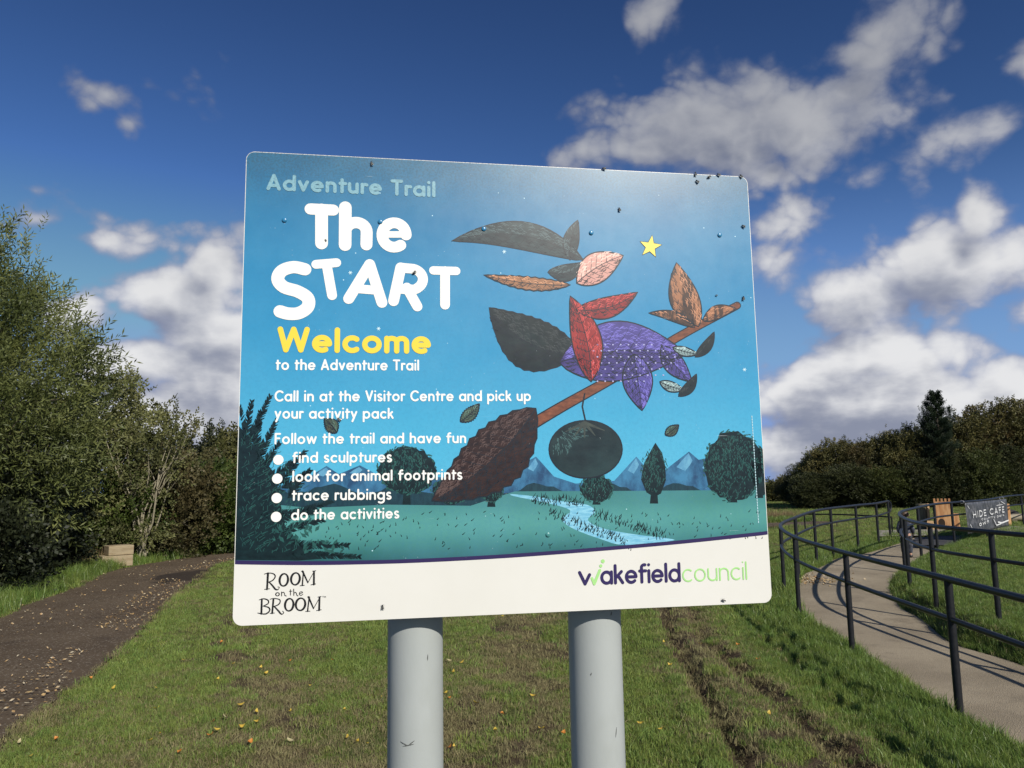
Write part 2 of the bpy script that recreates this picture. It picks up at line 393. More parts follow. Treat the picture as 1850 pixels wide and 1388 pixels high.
def strip(name, A, B, zfun, mat, n=160, m=6, crown=0.0):
    A = resample(A, n); B = resample(B, n); V = []
    for i in range(n):
        for k in range(m + 1):
            t = k / m; p = A[i] * (1 - t) + B[i] * t
            V.append((p[0], p[1], zfun(p[1]) + crown * 4 * t * (1 - t)))
    F = [[i * (m + 1) + k, i * (m + 1) + k + 1, (i + 1) * (m + 1) + k + 1, (i + 1) * (m + 1) + k] for i in range(n - 1) for k in range(m)]
    o = mesh_obj(name, V, F, mat, smooth=True); return tag(o, kind='structure')
def pathmat(name, c1, c2, c3, grit, specks, dark_patch=None):
    m = bpy.data.materials.new(name); m.use_nodes = True; b = NB(m.node_tree); bs = m.node_tree.nodes['Principled BSDF']
    tcn = b.n.new('ShaderNodeTexCoord'); O = tcn.outputs['Object']
    c = b.mix(b.maprange(b.noise(O, .9, 5, .6), .38, .62), c1, c2)
    c = b.mix(b.maprange(b.noise(O, 2.3, 5, .65), .55, .7, 0, .7), c, c3)
    v = b.n.new('ShaderNodeTexVoronoi'); v.inputs['Scale'].default_value = grit; b.put(v.inputs['Vector'], O)
    c = b.mix(b.math('MULTIPLY', b.noise(v.outputs['Color'], 3, 1), .55), c, (.02, .016, .013))
    c = b.mix(b.maprange(b.noise(v.outputs['Color'], 5.3, 2), .60, .66, 0, specks), c, (.34, .30, .24))
    if dark_patch:        # darker irregular patch on the surface
        dd = b.vmath('LENGTH', b.scalevec(b.vmath('SUBTRACT', O, (dark_patch[0], dark_patch[1], 0)), (1 / dark_patch[2], 1 / dark_patch[3], 0)))
        patch_f = b.maprange(b.math('ADD', dd, b.math('MULTIPLY_ADD', b.noise(O, 2.5, 4, .6), 1.2, -.6)), .75, 1.0, 1, 0, True); c = b.mix(b.math('MULTIPLY', patch_f, .8), c, (.022, .016, .012))
    b.put(bs.inputs['Base Color'], c); bs.inputs['Roughness'].default_value = .88; bs.inputs['Specular IOR Level'].default_value = .25
    bn = b.n.new('ShaderNodeBump'); bn.inputs['Strength'].default_value = .7; bn.inputs['Distance'].default_value = .008
    b.put(bn.inputs['Height'], v.outputs['Distance']); b.l.new(bn.outputs[0], bs.inputs['Normal']); return m
m_tar = pathmat('path_tarmac', (.33, .272, .19), (.45, .375, .265), (.25, .205, .145), 110, .45)
m_dirt = pathmat('track_gravel', (.105, .074, .046), (.135, .098, .062), (.062, .043, .028), 70, .5, (float(G(340, 1040)[0]), float(G(340, 1040)[1]), .55, 1.3))
strip('tarmac_path', OUT, INN, lambda y: float(plevel(y)) + .004, m_tar, 200, 6)
strip('gravel_track', LL, LR, lambda y: -.012, m_dirt, 160, 8, .03)
cross = strip('concrete_path', np.array([G(1588, 961), G(1700, 959.), G(1990, 947)]), np.array([G(1588, 972), G(1700, 970), G(1990, 956)]), lambda y: .045,
      material('concrete', (.30, .27, .22), (.22, .20, .165), .9, 3, bump=.2), 30, 2)
pad = strip('dark_pad', np.array([G(1652, 975), G(1655, 989)]), np.array([G(1748, 968), G(1722, 989)]), lambda y: .05,  # flat dark patch of ground by the castle
      material('dark_pad_surface', (.035, .034, .036), (.05, .047, .047), .9, 20, bump=.3), 8, 3)

# ------------------------------------------------------------------ grass (uncountable)
def blade_tuft(name, n, rad, hmin, hmax, w, mat, lean=.5):
    V = []; F = []
    for k in range(n):
        a = random.random() * 2 * pi; r = rad * sqrt(random.random()); x, y = r * cos(a), r * sin(a)
        h = random.uniform(hmin, hmax); d = random.random() * 2 * pi; l = random.random() * lean * h; f = random.random() * pi
        ww = w * random.uniform(.7, 1.2); dx, dy = cos(f) * ww, sin(f) * ww; b0 = len(V)
        V += [(x - dx, y - dy, -.01), (x + dx, y + dy, -.01), (x + l * .35 * cos(d) + dx * .8, y + l * .35 * sin(d) + dy * .8, h * .6),
              (x + l * .35 * cos(d) - dx * .8, y + l * .35 * sin(d) - dy * .8, h * .6), (x + l * cos(d), y + l * sin(d), h)]
        F += [[b0, b0 + 1, b0 + 2, b0 + 3], [b0 + 3, b0 + 2, b0 + 4]]
    return mesh_obj(name, V, F, mat, link=False)
def scatter(name, pts, rot, scl, protos, kind='stuff', label=None, cat=None):
    me = bpy.data.meshes.new(name); me.vertices.add(len(pts)); me.vertices.foreach_set('co', np.asarray(pts, np.float32).ravel())
    a = me.attributes.new('rot', 'FLOAT_VECTOR', 'POINT'); a.data.foreach_set('vector', np.asarray(rot, np.float32).ravel())
    a = me.attributes.new('scl', 'FLOAT', 'POINT'); a.data.foreach_set('value', np.asarray(scl, np.float32))
    o = bpy.data.objects.new(name, me); COL.objects.link(o)
    cl = bpy.data.collections.new(name + '_pieces')
    for p in protos: cl.objects.link(p)
    nt = bpy.data.node_groups.new(name + '_scatter', 'GeometryNodeTree')
    nt.interface.new_socket('Geometry', in_out='INPUT', socket_type='NodeSocketGeometry')
    nt.interface.new_socket('Geometry', in_out='OUTPUT', socket_type='NodeSocketGeometry')
    gi = nt.nodes.new('NodeGroupInput'); go = nt.nodes.new('NodeGroupOutput')
    ci = nt.nodes.new('GeometryNodeCollectionInfo'); ci.inputs[0].default_value = cl; ci.inputs[1].default_value = True; ci.inputs[2].default_value = True
    ip = nt.nodes.new('GeometryNodeInstanceOnPoints'); ip.inputs['Pick Instance'].default_value = True
    na = nt.nodes.new('GeometryNodeInputNamedAttribute'); na.data_type = 'FLOAT_VECTOR'; na.inputs[0].default_value = 'rot'
    ns = nt.nodes.new('GeometryNodeInputNamedAttribute'); ns.data_type = 'FLOAT'; ns.inputs[0].default_value = 'scl'
    L = nt.links.new
    L(gi.outputs[0], ip.inputs['Points']); L(ci.outputs[0], ip.inputs['Instance'])
    L(na.outputs[0], ip.inputs['Rotation']); L(ns.outputs[0], ip.inputs['Scale']); L(ip.outputs[0], go.inputs[0])
    md = o.modifiers.new('scatter', 'NODES'); md.node_group = nt
    tag(o, label, cat, None, kind); return o
m_g1 = material('grass_green', (.165, .245, .054), (.225, .285, .074), .5, 2, trans=.35, objrand=.7, spec=.35)
m_g2 = material('grass_straw', (.30, .27, .135), (.21, .195, .09), .7, 2, trans=.3, objrand=.6, spec=.2)
m_g3 = material('grass_lush', (.13, .21, .042), (.18, .25, .062), .42, 2, trans=.35, objrand=.7, spec=.45)
protos = [blade_tuft('blades', 26, .055, .009, .034, .0016, m_g1, 1.4) for _ in range(5)]
protos_s = [blade_tuft('straw', 22, .06, .008, .028, .0016, m_g2, 2.2) for _ in range(4)]
def dryness(x, y):
    c = np.exp(-((x - .25) / 1.5) ** 2) + .6 * np.exp(-((x + 2.1) / .5) ** 2) * (y < 11)
    return np.clip(.62 * c * np.clip((16 - y) / 8, 0, 1) + (fbm(x * 1.3, y * .9, 4, 61) - .54) * 2.6, 0, 1)
def sample_pts(n, y0, y1, dens_pow=1.0, xl=None, xr=None):
    u = rng.random(n); y = np.sqrt(y0 ** 2 + u * (y1 ** 2 - y0 ** 2)) if dens_pow == 1 else y0 * (y1 / y0) ** u
    x = (rng.random(n) * 2 - 1) * .74 * y
    return x, y
P = []; S = []; PS = []; SS = []
for (n, y0, y1, sc) in ((30000, 3.7, 7.5, 1.0), (30000, 7.5, 13, 1.25), (24000, 13, 26, 1.7), (26000, 26, 60, 2.6)):
    x, y = sample_pts(n, y0, y1); h, mud, inn, do, di, os_, dl = ground_info(x, y)
    k = (~inn) & (rng.random(n) > mud * 1.7) & (rng.random(n) < .35 + 1.1 * fbm(x * 1.2, y * 1.2, 3, 31)) & (do > .03) & (di > .03)
    dry = dryness(x, y); pick = rng.random(n); clump = .75 + .6 * np.clip(fbm(x * 2.3, y * 2.3, 3, 71) * 2 - .55, 0, 1.2)
    kg = k & (pick > dry * .85); ks = (~inn) & (do > .03) & (di > .03) & (pick < .12 + dry * .75 + .3 * mud)
    P.append(np.c_[x, y, h][kg]); S.append((sc * clump * (rng.random(n) * .6 + .7))[kg]); PS.append(np.c_[x, y, h][ks]); SS.append(sc * (rng.random(ks.sum()) * .6 + .7))
PS = np.vstack(PS); SS = np.concatenate(SS)
scatter('straw_grass', PS, np.c_[rng.normal(0, .12, len(PS)), rng.normal(0, .12, len(PS)), rng.random(len(PS)) * 6.28], SS, protos_s, label='flattened straw-coloured dead grass in patches between the sign posts', cat='dry grass')
P = np.vstack(P); S = np.concatenate(S)
R = np.c_[rng.normal(0, .12, len(P)), rng.normal(0, .12, len(P)), rng.random(len(P)) * 6.28]
scatter('grass', P, R, S, protos, label='short mown grass with bare and straw-coloured patches around the sign posts', cat='grass')
# lush longer grass by the sunken path and on the lawn inside the railing
protos2 = [blade_tuft('long_blades', 30, .07, .03, .12, .0026, m_g3, 1.0) for _ in range(4)]
P = []; S = []
for (n, y0, y1, sc) in ((60000, 3.5, 9.5, .8), (50000, 9.5, 20, 1.1), (30000, 20, 42, 1.7)):
    x, y = sample_pts(n, y0, y1); h, mud, inn, do, di, os_, dl = ground_info(x, y)
    lush = np.where(os_, np.clip(1.25 - do / 1.5, 0, 1), 1.0) * (x > 0)
    k = (~inn) & (x > 0) & (rng.random(n) < lush * np.clip(1 - 1.4 * mud, 0, 1) * (.35 + fbm(x * 2, y * 2, 2, 41))) & (np.minimum(do, di) > .035)
    s = sc * (rng.random(n) * .6 + .6) * np.where(os_, np.clip(1.3 - do / 1.8, .45, 1.25), np.where(di < .45, .8, .62))
    P.append(np.c_[x, y, h][k]); S.append(s[k])
P = np.vstack(P); S = np.concatenate(S)
R = np.c_[rng.normal(0, .15, len(P)), rng.normal(0, .15, len(P)), rng.random(len(P)) * 6.28]
scatter('long_grass', P, R, S, protos2, label='lush longer green grass along the railed tarmac path', cat='grass')
# verge under the left hedge: green fringe and dry stalks
m_dry = material('dry_stalks', (.30, .235, .13), (.20, .16, .08), .8, 2, trans=.25, objrand=.5, spec=.1)
protos3 = [blade_tuft('verge_blades', 26, .09, .06, .26, .004, m_g3, .9) for _ in range(3)]
protos4 = [blade_tuft('stalks', 20, .09, .1, .5, .004, m_dry, .7) for _ in range(3)]
def along(P2, n, d0, d1):
    Q = resample(P2, 400); i = rng.integers(1, 399, n); t = Q[i + 0] - Q[i - 1]; t /= np.linalg.norm(t, axis=1)[:, None]
    nr = np.c_[-t[:, 1], t[:, 0]]; return Q[i] + nr * rng.uniform(d0, d1, n)[:, None]
q = along(LL, 14000, .02, 1.6); k = (q[:, 1] > 5) & (q[:, 1] < 34) & (fbm(q[:, 0], q[:, 1], 3, 4) > .36); q = q[k]
h = ground_info(q[:, 0], q[:, 1])[0]
scatter('verge_grass', np.c_[q, h], np.c_[rng.normal(0, .15, len(q)), rng.normal(0, .15, len(q)), rng.random(len(q)) * 6.28], rng.uniform(.5, 1.1, len(q)), protos3,
        label='rough green grass verge between the track and the hedge', cat='grass')
q = along(LL, 7000, .7, 2.0); k = (q[:, 1] > 15.5) & (q[:, 1] < 34) & (fbm(q[:, 0] * 1.3, q[:, 1] * 1.3, 3, 14) > .46); q = q[k]
scatter('dry_grass', np.c_[q, q[:, 0] * 0], np.c_[rng.normal(0, .2, len(q)), rng.normal(0, .2, len(q)), rng.random(len(q)) * 6.28], rng.uniform(.6, 1.2, len(q)), protos4,
        label='pale dry grass stalks at the foot of the brambles', cat='dry grass')
# ------------------------------------------------------------------ fallen leaves
m_ly = material('leaf_yellow', (.62, .46, .07), (.50, .32, .05), .6, 20, trans=.2)
m_lo = material('leaf_orange', (.60, .24, .04), (.42, .15, .03), .6, 20, trans=.2)
m_lp = material('leaf_pale', (.50, .45, .26), (.38, .31, .15), .6, 20, trans=.2)
def leaf_mesh(name, L, W, mat, curl):
    V = []; n = 6
    for i in range(n + 1):
        t = i / n; w = W * sin(pi * min(t * .97 + .03, 1)) ** .8; z = curl * (t - .5) ** 2 * 4
        V += [(t * L - L / 2, -w, z + .3 * curl), (t * L - L / 2, 0, z), (t * L - L / 2, w, z + .3 * curl)]
    F = [[i * 3 + k, i * 3 + k + 1, i * 3 + 4 + k, i * 3 + 3 + k] for i in range(n) for k in (0, 1)]
    return mesh_obj(name, V, F, mat, link=False, smooth=True).data
lm = [leaf_mesh('fallen_leaf', .055, .014, m_ly, .012), leaf_mesh('fallen_leaf', .05, .019, m_lo, .016), leaf_mesh('fallen_leaf', .06, .013, m_lp, .010), leaf_mesh('fallen_leaf', .045, .016, m_ly, .02)]
words = ['yellow', 'orange', 'pale', 'yellow']
spots = [(388, 1312), (400, 1293), (1468, 0)]
leafpx = [(422, 1205), (471, 1213), (480, 1223), (524, 1200), (600, 1199), (283, 1285), (204, 1250), (270, 1348), (385, 1311), (391, 1323), (380, 1335), (407, 1302), (405, 1333), (466, 1312), (463, 1294), (435, 1283),
          (525, 1296), (525, 1345), (560, 1285), (622, 1292), (645, 1343), (559, 1248), (598, 1248), (325, 1370), (232, 1385), (55, 1372), (102, 1341), (34, 1347), (288, 1337), (664, 1348), (628, 1337), (689, 1270),
          (820, 1118), (811, 1203), (859, 1313), (895, 1330), (820, 1356), (812, 1275), (1000, 1244), (964, 1273), (978, 1329), (1018, 1337), (908, 1120), (953, 1166), (1200, 1173), (1196, 1330), (1285, 1352), (1195, 1245), (1411, 1348), (1506, 1359), (1370, 1190),
          (1265, 1166), (1212, 1218), (860, 1284), (1390, 1310), (1158, 1320)]
for i in range(16):
    leafpx.append((random.uniform(120, 1500), random.uniform(1130, 1385)))
k = 0
for (px, py) in leafpx:
    p = G(px, py); hh, mm, inn, *_ = ground_info(np.array([p[0]]), np.array([p[1]]))
    j = random.choice((0, 0, 1, 2, 3)); o = bpy.data.objects.new('fallen_leaf', lm[j]); COL.objects.link(o)
    o.location = (p[0], p[1], float(hh[0]) + (.03 if not inn[0] else .045)); o.rotation_euler = (random.uniform(-.5, .5), random.uniform(-.5, .5), random.uniform(0, 6.3))
    s = random.uniform(.5, 1.0); o.scale = (s, s, s)
    where = ('on the grass near the gravel track' if px < 380 else 'on the grass left of the left sign post' if px < 690 else 'on worn grass between the two sign posts' if px < 1035 else
             'on the grass just right of the right sign post' if px < 1260 else 'by the muddy wheel ruts right of the sign posts') + (', farther back' if py < 1250 else '')
    tag(o, '%s fallen leaf %s' % (words[j], where), 'leaf', 'fallen leaves scattered over the grass')
# litter on the track and path: too many and small to count
n = 12000; q = along(LR, n, -.1, 3.4); q[: n // 2] = along(LR, n // 2, -.05, .55); i2 = inside(q[:, 0], q[:, 1], PL_poly); q = q[i2 & (q[:, 1] > 3.5) & (q[:, 1] < 20)]
q = q[fbm(q[:, 0] * 1.1, q[:, 1] * .8, 3, 77) > .43]
n = len(q); a = rng.random(n) * 6.28; L = rng.uniform(.008, .022, n); W = L * rng.uniform(.3, .6, n); ux = np.c_[np.cos(a), np.sin(a), rng.normal(0, .3, n)]; vx = np.c_[-np.sin(a), np.cos(a), rng.normal(0, .5, n)]
c = np.c_[q, np.full(n, .026)]
V = np.stack([c - ux * L[:, None], c - vx * W[:, None], c + ux * L[:, None], c + vx * W[:, None]], 1)
m_lit = material('leaf_litter', (.42, .30, .13), (.30, .17, .07), .7, 3, c3=(.48, .42, .30), s3=9)
tag(fast_quads('leaf_litter', V, m_lit), 'pale crumbs of leaf litter strewn over the brown track', 'leaf litter', None, 'stuff')
q = np.vstack([along(INN, 500, -.35, -.02), along(OUT, 500, .0, .5)]); q = q[inside(q[:, 0], q[:, 1], PR_poly) & (q[:, 1] > 4)]; q = np.vstack([q, rng.normal(0, .28, (500, 2)) + GP(1462, 1048)]); q = q[inside(q[:, 0], q[:, 1], PR_poly)]
n = len(q); a = rng.random(n) * 6.28; L = rng.uniform(.012, .028, n); W = L * .5; ux = np.c_[np.cos(a), np.sin(a), rng.normal(0, .3, n)]; vx = np.c_[-np.sin(a), np.cos(a), rng.normal(0, .5, n)]
c = np.c_[q, plevel(q[:, 1]) + .015]
V = np.stack([c - ux * L[:, None], c - vx * W[:, None], c + ux * L[:, None], c + vx * W[:, None]], 1)
tag(fast_quads('path_leaf_litter', V, m_lit), 'drift of small dry leaves along the edges of the tarmac path', 'leaf litter', None, 'stuff')

# ------------------------------------------------------------------ trees and shrubs
m_bark = material('bark', (.09, .075, .055), (.05, .04, .03), .9, 8, stretch=(1, 1, .25), bump=.5)
m_birch = material('birch_bark', (.62, .58, .50), (.38, .35, .30), .75, 6, stretch=(1, 1, 2.5), c3=(.06, .05, .045), s3=7)
def foliage(name, c1, c2, tr=.3, spec=.3, rough=.55): return material(name, c1, c2, rough, .9, 3, spec=spec, trans=tr, tone=True)
m_wil = foliage('willow_leaves', (.100, .122, .036), (.155, .17, .058), .25, .3, .5)
m_grn = foliage('green_leaves', (.05, .078, .016), (.08, .11, .024))
m_oli = foliage('olive_leaves', (.078, .084, .026), (.11, .105, .036))
m_pal = foliage('pale_leaves', (.17, .175, .07), (.12, .13, .045))
m_brn = foliage('russet_leaves', (.105, .082, .036), (.085, .082, .034))
m_drk = foliage('dark_leaves', (.014, .019, .008), (.022, .028, .011), .1)  # near-black; deep shade low in the hedge is put into this colour
m_con = foliage('spruce_needles', (.013, .024, .012), (.02, .032, .015), .05)
def lobes_sample(lobes, n, shell=.55, clump=14):
    vol = np.array([l[3] * l[4] * l[5] for l in lobes]) ** .75; vol /= vol.sum(); pick = rng.choice(len(lobes), n, p=vol)
    L = np.array(lobes)[pick]; d = rng.normal(0, 1, (n, 3)); d /= np.linalg.norm(d, axis=1)[:, None]
    r = shell + (1 - shell) * rng.random(n) ** .6
    lump = .80 + .40 * fbm(d[:, 0] * 3.1 + L[:, 0] * 2 + 9, d[:, 1] * 2.3 + d[:, 2] * 3.3 + L[:, 1] + 9, 3, 5)
    P = L[:, :3] + d * L[:, 3:6] * (r * lump)[:, None]
    if clump and n > 60:      # shoots gather in sprays with darker gaps between them
        m = max(n // clump, 8); c = rng.integers(0, m, n); rad = np.cbrt(np.mean(np.prod(L[:, 3:6], axis=1)))
        P = P[c] + rng.normal(0, .13 * rad ** .5, (n, 3)); d = d[c] + rng.normal(0, .35, (n, 3)); d /= np.linalg.norm(d, axis=1)[:, None]
    return P, d
def frames(d, up_bias=.3, jit=.5):
    """orthonormal frames whose first axis points roughly along d"""
    x = d + rng.normal(0, jit, d.shape) + np.array([0, 0, up_bias]); x /= np.linalg.norm(x, axis=1)[:, None]
    t = rng.normal(0, 1, d.shape); y = np.cross(x, t); y /= np.linalg.norm(y, axis=1)[:, None]; z = np.cross(x, y)
    return x, y, z
def shoot_template(nl, length, ll, lw, ang=.8, droop=.15):
    Q = []
    for i in range(nl):
        t = (i + 1) / nl; s = length * t; a = i * 2.4; base = np.array([s, 0, -droop * s * t]); k = 1 if i == nl - 1 else ang
        side = np.array([cos(.9 if i < nl - 1 else 0.1) + .1, sin(.9) * cos(a) * k, sin(.9) * sin(a) * k]); side /= np.linalg.norm(side)
        l = ll * random.uniform(.7, 1.15); w = np.cross(side, np.array([.3, cos(a + 1.2), sin(a + 1.2)])); w /= np.linalg.norm(w); w = w * lw * .5
        tip = base + side * l; mid = base + side * l * .45
        Q.append([base, mid + w, tip, mid - w])
    return np.array(Q)
def crown(name, P, d, mat, parent, tmpls, sc=(.7, 1.2), up=.3, jit=.5, tonescale=.7):
    x, y, z = frames(d, up, jit); n = len(P); s = rng.uniform(sc[0], sc[1], n); out = []; tones = []
    tone = np.clip(fbm(P[:, 0] * 1.3 + P[:, 1], P[:, 2] * 1.3 + 50, 3, 8) * 1.6 - .3 + rng.normal(0, .15, n), 0, 1)
    for k, T in enumerate(tmpls):
        m = np.arange(n) % len(tmpls) == k
        B = np.stack([x[m], y[m], z[m]], 1) * s[m][:, None, None]       # (n,3axes,3)
        Q = np.einsum('qvk,nkj->nqvj', T, B) + P[m][:, None, None, :]
        out.append(Q.reshape(-1, 4, 3)); tones.append(np.repeat(tone[m], len(T)))
    return fast_quads(name, np.concatenate(out), mat, parent, attr=np.concatenate(tones))
def limbs(parent, base, lobes, r0, mat, name='trunk', fork=.35):
    mb = MB(); top = max(l[2] for l in lobes); b = Vector(base); cx = sum(l[0] for l in lobes) / len(lobes); cy = sum(l[1] for l in lobes) / len(lobes)
    f = b + Vector(((cx - b.x) * .3, (cy - b.y) * .3, (top - b.z) * fork))
    mb.tube([b - Vector((0, 0, .1)), b * .5 + f * .5 + Vector((random.uniform(-.08, .08), 0, 0)), f], [r0 * 1.25, r0, r0 * .8], 8)
    mb.build(name, mat, parent, True)
    mb = MB()
    for l in lobes:
        c = Vector(l[:3]); m = f * .5 + c * .5 + Vector((random.uniform(-.2, .2), random.uniform(-.2, .2), .1))
        mb.tube([f - Vector((0, 0, .1)), m, c], [r0 * .6, r0 * .4, r0 * .2], 6)
        for _ in range(7):
            dd = Vector((random.gauss(0, 1), random.gauss(0, 1), random.gauss(.5, .8))).normalized()
            e = c + Vector((dd.x * l[3], dd.y * l[4], dd.z * l[5])) * .85; s = m.lerp(c, random.uniform(.3, 1))
            mb.tube([s, s.lerp(e, .5) + Vector((0, 0, .1)), e], [r0 * .2, r0 * .12, r0 * .05], 4, False)
    mb.build('branches', mat, parent, True)
WT = [shoot_template(15, .52, .135, .027) for _ in range(5)]
BT = [shoot_template(9, .28, .085, .05) for _ in range(4)]
FT = [shoot_template(7, .30, .125, .075, 1.0) for _ in range(4)]
def tree(name, base, lobes, n, mat, tmpls, label, cat='tree', group=None, r0=.1, bark=None, sc=(.7, 1.2), shell=.5, up=.3, jit=.5, wood=True):
    t = empty(name, (base[0], base[1], 0)); tag(t, label, cat, group)
    loc = [(l[0] - base[0], l[1] - base[1], *l[2:]) for l in lobes]
    P, d = lobes_sample(loc, n, shell); k = P[:, 2] > .05; P = P[k]; d = d[k]
    crown('crown' if cat == 'tree' else 'foliage', P, d, mat, t, tmpls, sc, up, jit)
    if wood: limbs(t, (0, 0, 0), loc, r0, bark or m_bark, 'trunk' if cat == 'tree' else 'stem')
    return t
# big willow at the left edge
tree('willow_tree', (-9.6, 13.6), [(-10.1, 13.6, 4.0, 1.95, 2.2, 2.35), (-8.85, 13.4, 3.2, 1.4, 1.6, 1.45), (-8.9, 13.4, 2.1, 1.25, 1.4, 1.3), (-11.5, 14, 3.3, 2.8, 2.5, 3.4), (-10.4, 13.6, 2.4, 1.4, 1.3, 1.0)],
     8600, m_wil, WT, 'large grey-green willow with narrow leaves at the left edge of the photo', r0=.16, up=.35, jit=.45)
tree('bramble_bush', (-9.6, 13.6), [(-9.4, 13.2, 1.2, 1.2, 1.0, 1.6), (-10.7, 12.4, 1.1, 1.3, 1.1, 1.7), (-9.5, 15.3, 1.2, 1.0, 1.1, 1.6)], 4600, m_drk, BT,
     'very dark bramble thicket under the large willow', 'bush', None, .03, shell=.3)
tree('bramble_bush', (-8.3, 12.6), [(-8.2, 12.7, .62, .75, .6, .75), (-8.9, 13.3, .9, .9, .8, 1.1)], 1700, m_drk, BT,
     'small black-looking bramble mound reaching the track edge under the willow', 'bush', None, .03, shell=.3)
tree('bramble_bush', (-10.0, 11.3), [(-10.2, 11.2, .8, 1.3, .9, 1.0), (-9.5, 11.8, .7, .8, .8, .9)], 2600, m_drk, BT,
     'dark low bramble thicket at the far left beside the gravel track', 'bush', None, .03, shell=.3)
# second tree: pale with visible stems
t2 = tree('hedgerow_tree', (-9.7, 18.2), [(-9.6, 18.3, 3.35, .85, 1.0, 1.15), (-9.1, 18.6, 2.6, .8, .9, 1.0), (-10.4, 18.6, 3.3, 1.0, 1.2, 1.3)], 1700, m_pal, BT,
     'slender hedgerow tree with sparse pale yellow-green leaves and visible stems', r0=.07, shell=.35, up=.5, bark=material('pale_bark', (.22, .19, .13), (.14, .12, .08), .9, 8))
mb = MB()
random.seed(77)
for k in range(11):
    a = random.uniform(-.7, 1.1); e = Vector((1.25 * sin(a) + random.uniform(-.1, .1), random.uniform(-.4, .3), random.uniform(2.2, 3.1))); m_ = Vector((.4 * sin(a) + random.uniform(-.12, .12), random.uniform(-.2, .1), random.uniform(.9, 1.3)))
    c_ = m_.lerp(e, .5) + Vector((random.uniform(-.1, .1), 0, .1)); r_ = random.uniform(.010, .019)
    mb.tube([(random.uniform(-.12, .12), random.uniform(-.1, .1), 0), tuple(m_), tuple(c_), tuple(e)], [r_ * 1.5, r_ * 1.2, r_ * .8, .004], 6)
    for _ in range(3):
        q_ = m_.lerp(c_, random.random()); w_ = q_ + Vector((random.uniform(-.35, .45), random.uniform(-.2, .2), random.uniform(.3, .6))); mb.tube([tuple(q_), tuple(q_.lerp(w_, .5) + Vector((.03, 0, .03))), tuple(w_)], [r_ * .6, r_ * .4, .003], 5)
bs_ = empty('bare_shrub', (-8.55, 18.05, 0)); tag(bs_, 'thin shrub of pale fanned bare stems rising out of the hedge right of the blocks', 'bush'); mb.build('stems', material('pale_stem', (.30, .27, .19), (.20, .18, .12), .85, 9), bs_, True)
P_, d_ = lobes_sample([(.1, -.1, 2.3, 1.1, .6, .9), (-.1, -.2, .9, .8, .5, .8)], 620, .3); crown('foliage', P_, d_, m_pal, bs_, BT, (.6, 1.0))
shr = [  # x, y, h, rx, material, label
    (-9.7, 18.4, 2.6, 1.2, m_grn, 'green shrub just behind the stacked beige blocks'),
    (-8.5, 19.2, 2.7, 1.15, m_brn, 'russet shrub to the right of the stacked beige blocks'),
    (-7.75, 20.2, 2.4, .85, m_grn, 'bright green ivy-like shrub beside the dark lump on the verge'),
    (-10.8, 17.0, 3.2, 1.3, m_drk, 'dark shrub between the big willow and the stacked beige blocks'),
    (-7.0, 22.6, 2.1, 1.2, m_brn, 'russet bramble mound at the bend of the gravel track'),
    (-8.9, 22.8, 2.7, 1.3, m_oli, 'olive bush behind the russet bramble mound'),
    (-5.4, 24.6, 2.0, 1.4, m_brn, 'russet bush beyond the bend, partly hidden by the sign'),
    (-3.2, 27.8, 2.2, 1.7, m_oli, 'olive bush hidden behind the left half of the sign'),
]
for (x, y, h, rx, mt, lab) in shr:
    tree('shrub', (x, y), [(x, y, h * .45, rx, rx * .9, h * .55), (x + rx * .45, y - .2, h * .3, rx * .7, rx * .7, h * .38), (x - rx * .5, y + .1, h * .35, rx * .7, rx * .7, h * .42)], 2300, mt, BT, lab, 'bush', None, .03, shell=.35)
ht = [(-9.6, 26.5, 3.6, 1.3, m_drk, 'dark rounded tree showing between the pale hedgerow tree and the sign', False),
      (-12.5, 27.5, 4.4, 1.8, m_oli, 'olive tree standing behind the hedgerow left of the sign', False),
      (-8.6, 24.2, 3.3, .9, m_oli, 'young birch with white trunk, left one of two beside the sign', True),
      (-7.45, 23.2, 3.35, .8, m_oli, 'young birch with white trunk close to the left edge of the sign', True),
      (-6.9, 27.5, 3.9, 1.2, m_drk, 'dark tree rising behind the two young birches', False),
      (-3.5, 31, 3.8, 1.8, m_grn, 'green tree hidden behind the left half of the sign', False),
      (1.0, 33.5, 3.6, 2.0, m_oli, 'olive tree hidden behind the middle of the sign', False)]
for (x, y, h, rx, mt, lab, birch) in ht:
    tree('birch_tree' if birch else 'hedgerow_tree', (x, y), [(x, y, h * .68, rx, rx, h * .33), (x + rx * .5, y, h * .5, rx * .7, rx * .7, h * .27), (x - rx * .5, y, h * .52, rx * .7, rx * .7, h * .3)],
         1200 if birch else 2000, mt, BT, lab, r0=.07 if birch else .09, bark=m_birch if birch else None, shell=.35, sc=(.9, 1.6))
# woodland edge on the right: a few kinds, each tree a thing
def far_tree_data(h, rx, seed):
    global rng
    rng = np.random.default_rng(seed); random.seed(seed)
    return [(0, 0, h * .62, rx, rx, h * .36), (rx * .6, -.3, h * .42, rx * .75, rx * .8, h * .33), (-rx * .6, -.2, h * .45, rx * .75, rx * .8, h * .33), (0, -.6, h * .25, rx * .95, rx * .7, h * .27)]
kinds = []
mats_far = [foliage('wood_olive', (.085, .084, .026), (.12, .105, .036), .2), foliage('wood_green', (.058, .072, .02), (.085, .098, .028), .2), foliage('wood_brown', (.09, .066, .026), (.072, .07, .026), .2), foliage('wood_dark', (.036, .044, .015), (.052, .058, .02), .2)]
for k in range(5):
    lob = far_tree_data(5.0, 1.75, 50 + k)
    t = empty('woodland_tree'); P, d = lobes_sample(lob, 7600, .45, 9); m = P[:, 2] > .05
    crown('crown', P[m], d[m], mats_far[(0, 1, 2, 3, 0)[k]], t, FT, (.55, 1.0), .25, .6); limbs(t, (0, 0, 0), lob, .11, m_bark)
    kinds.append(t)
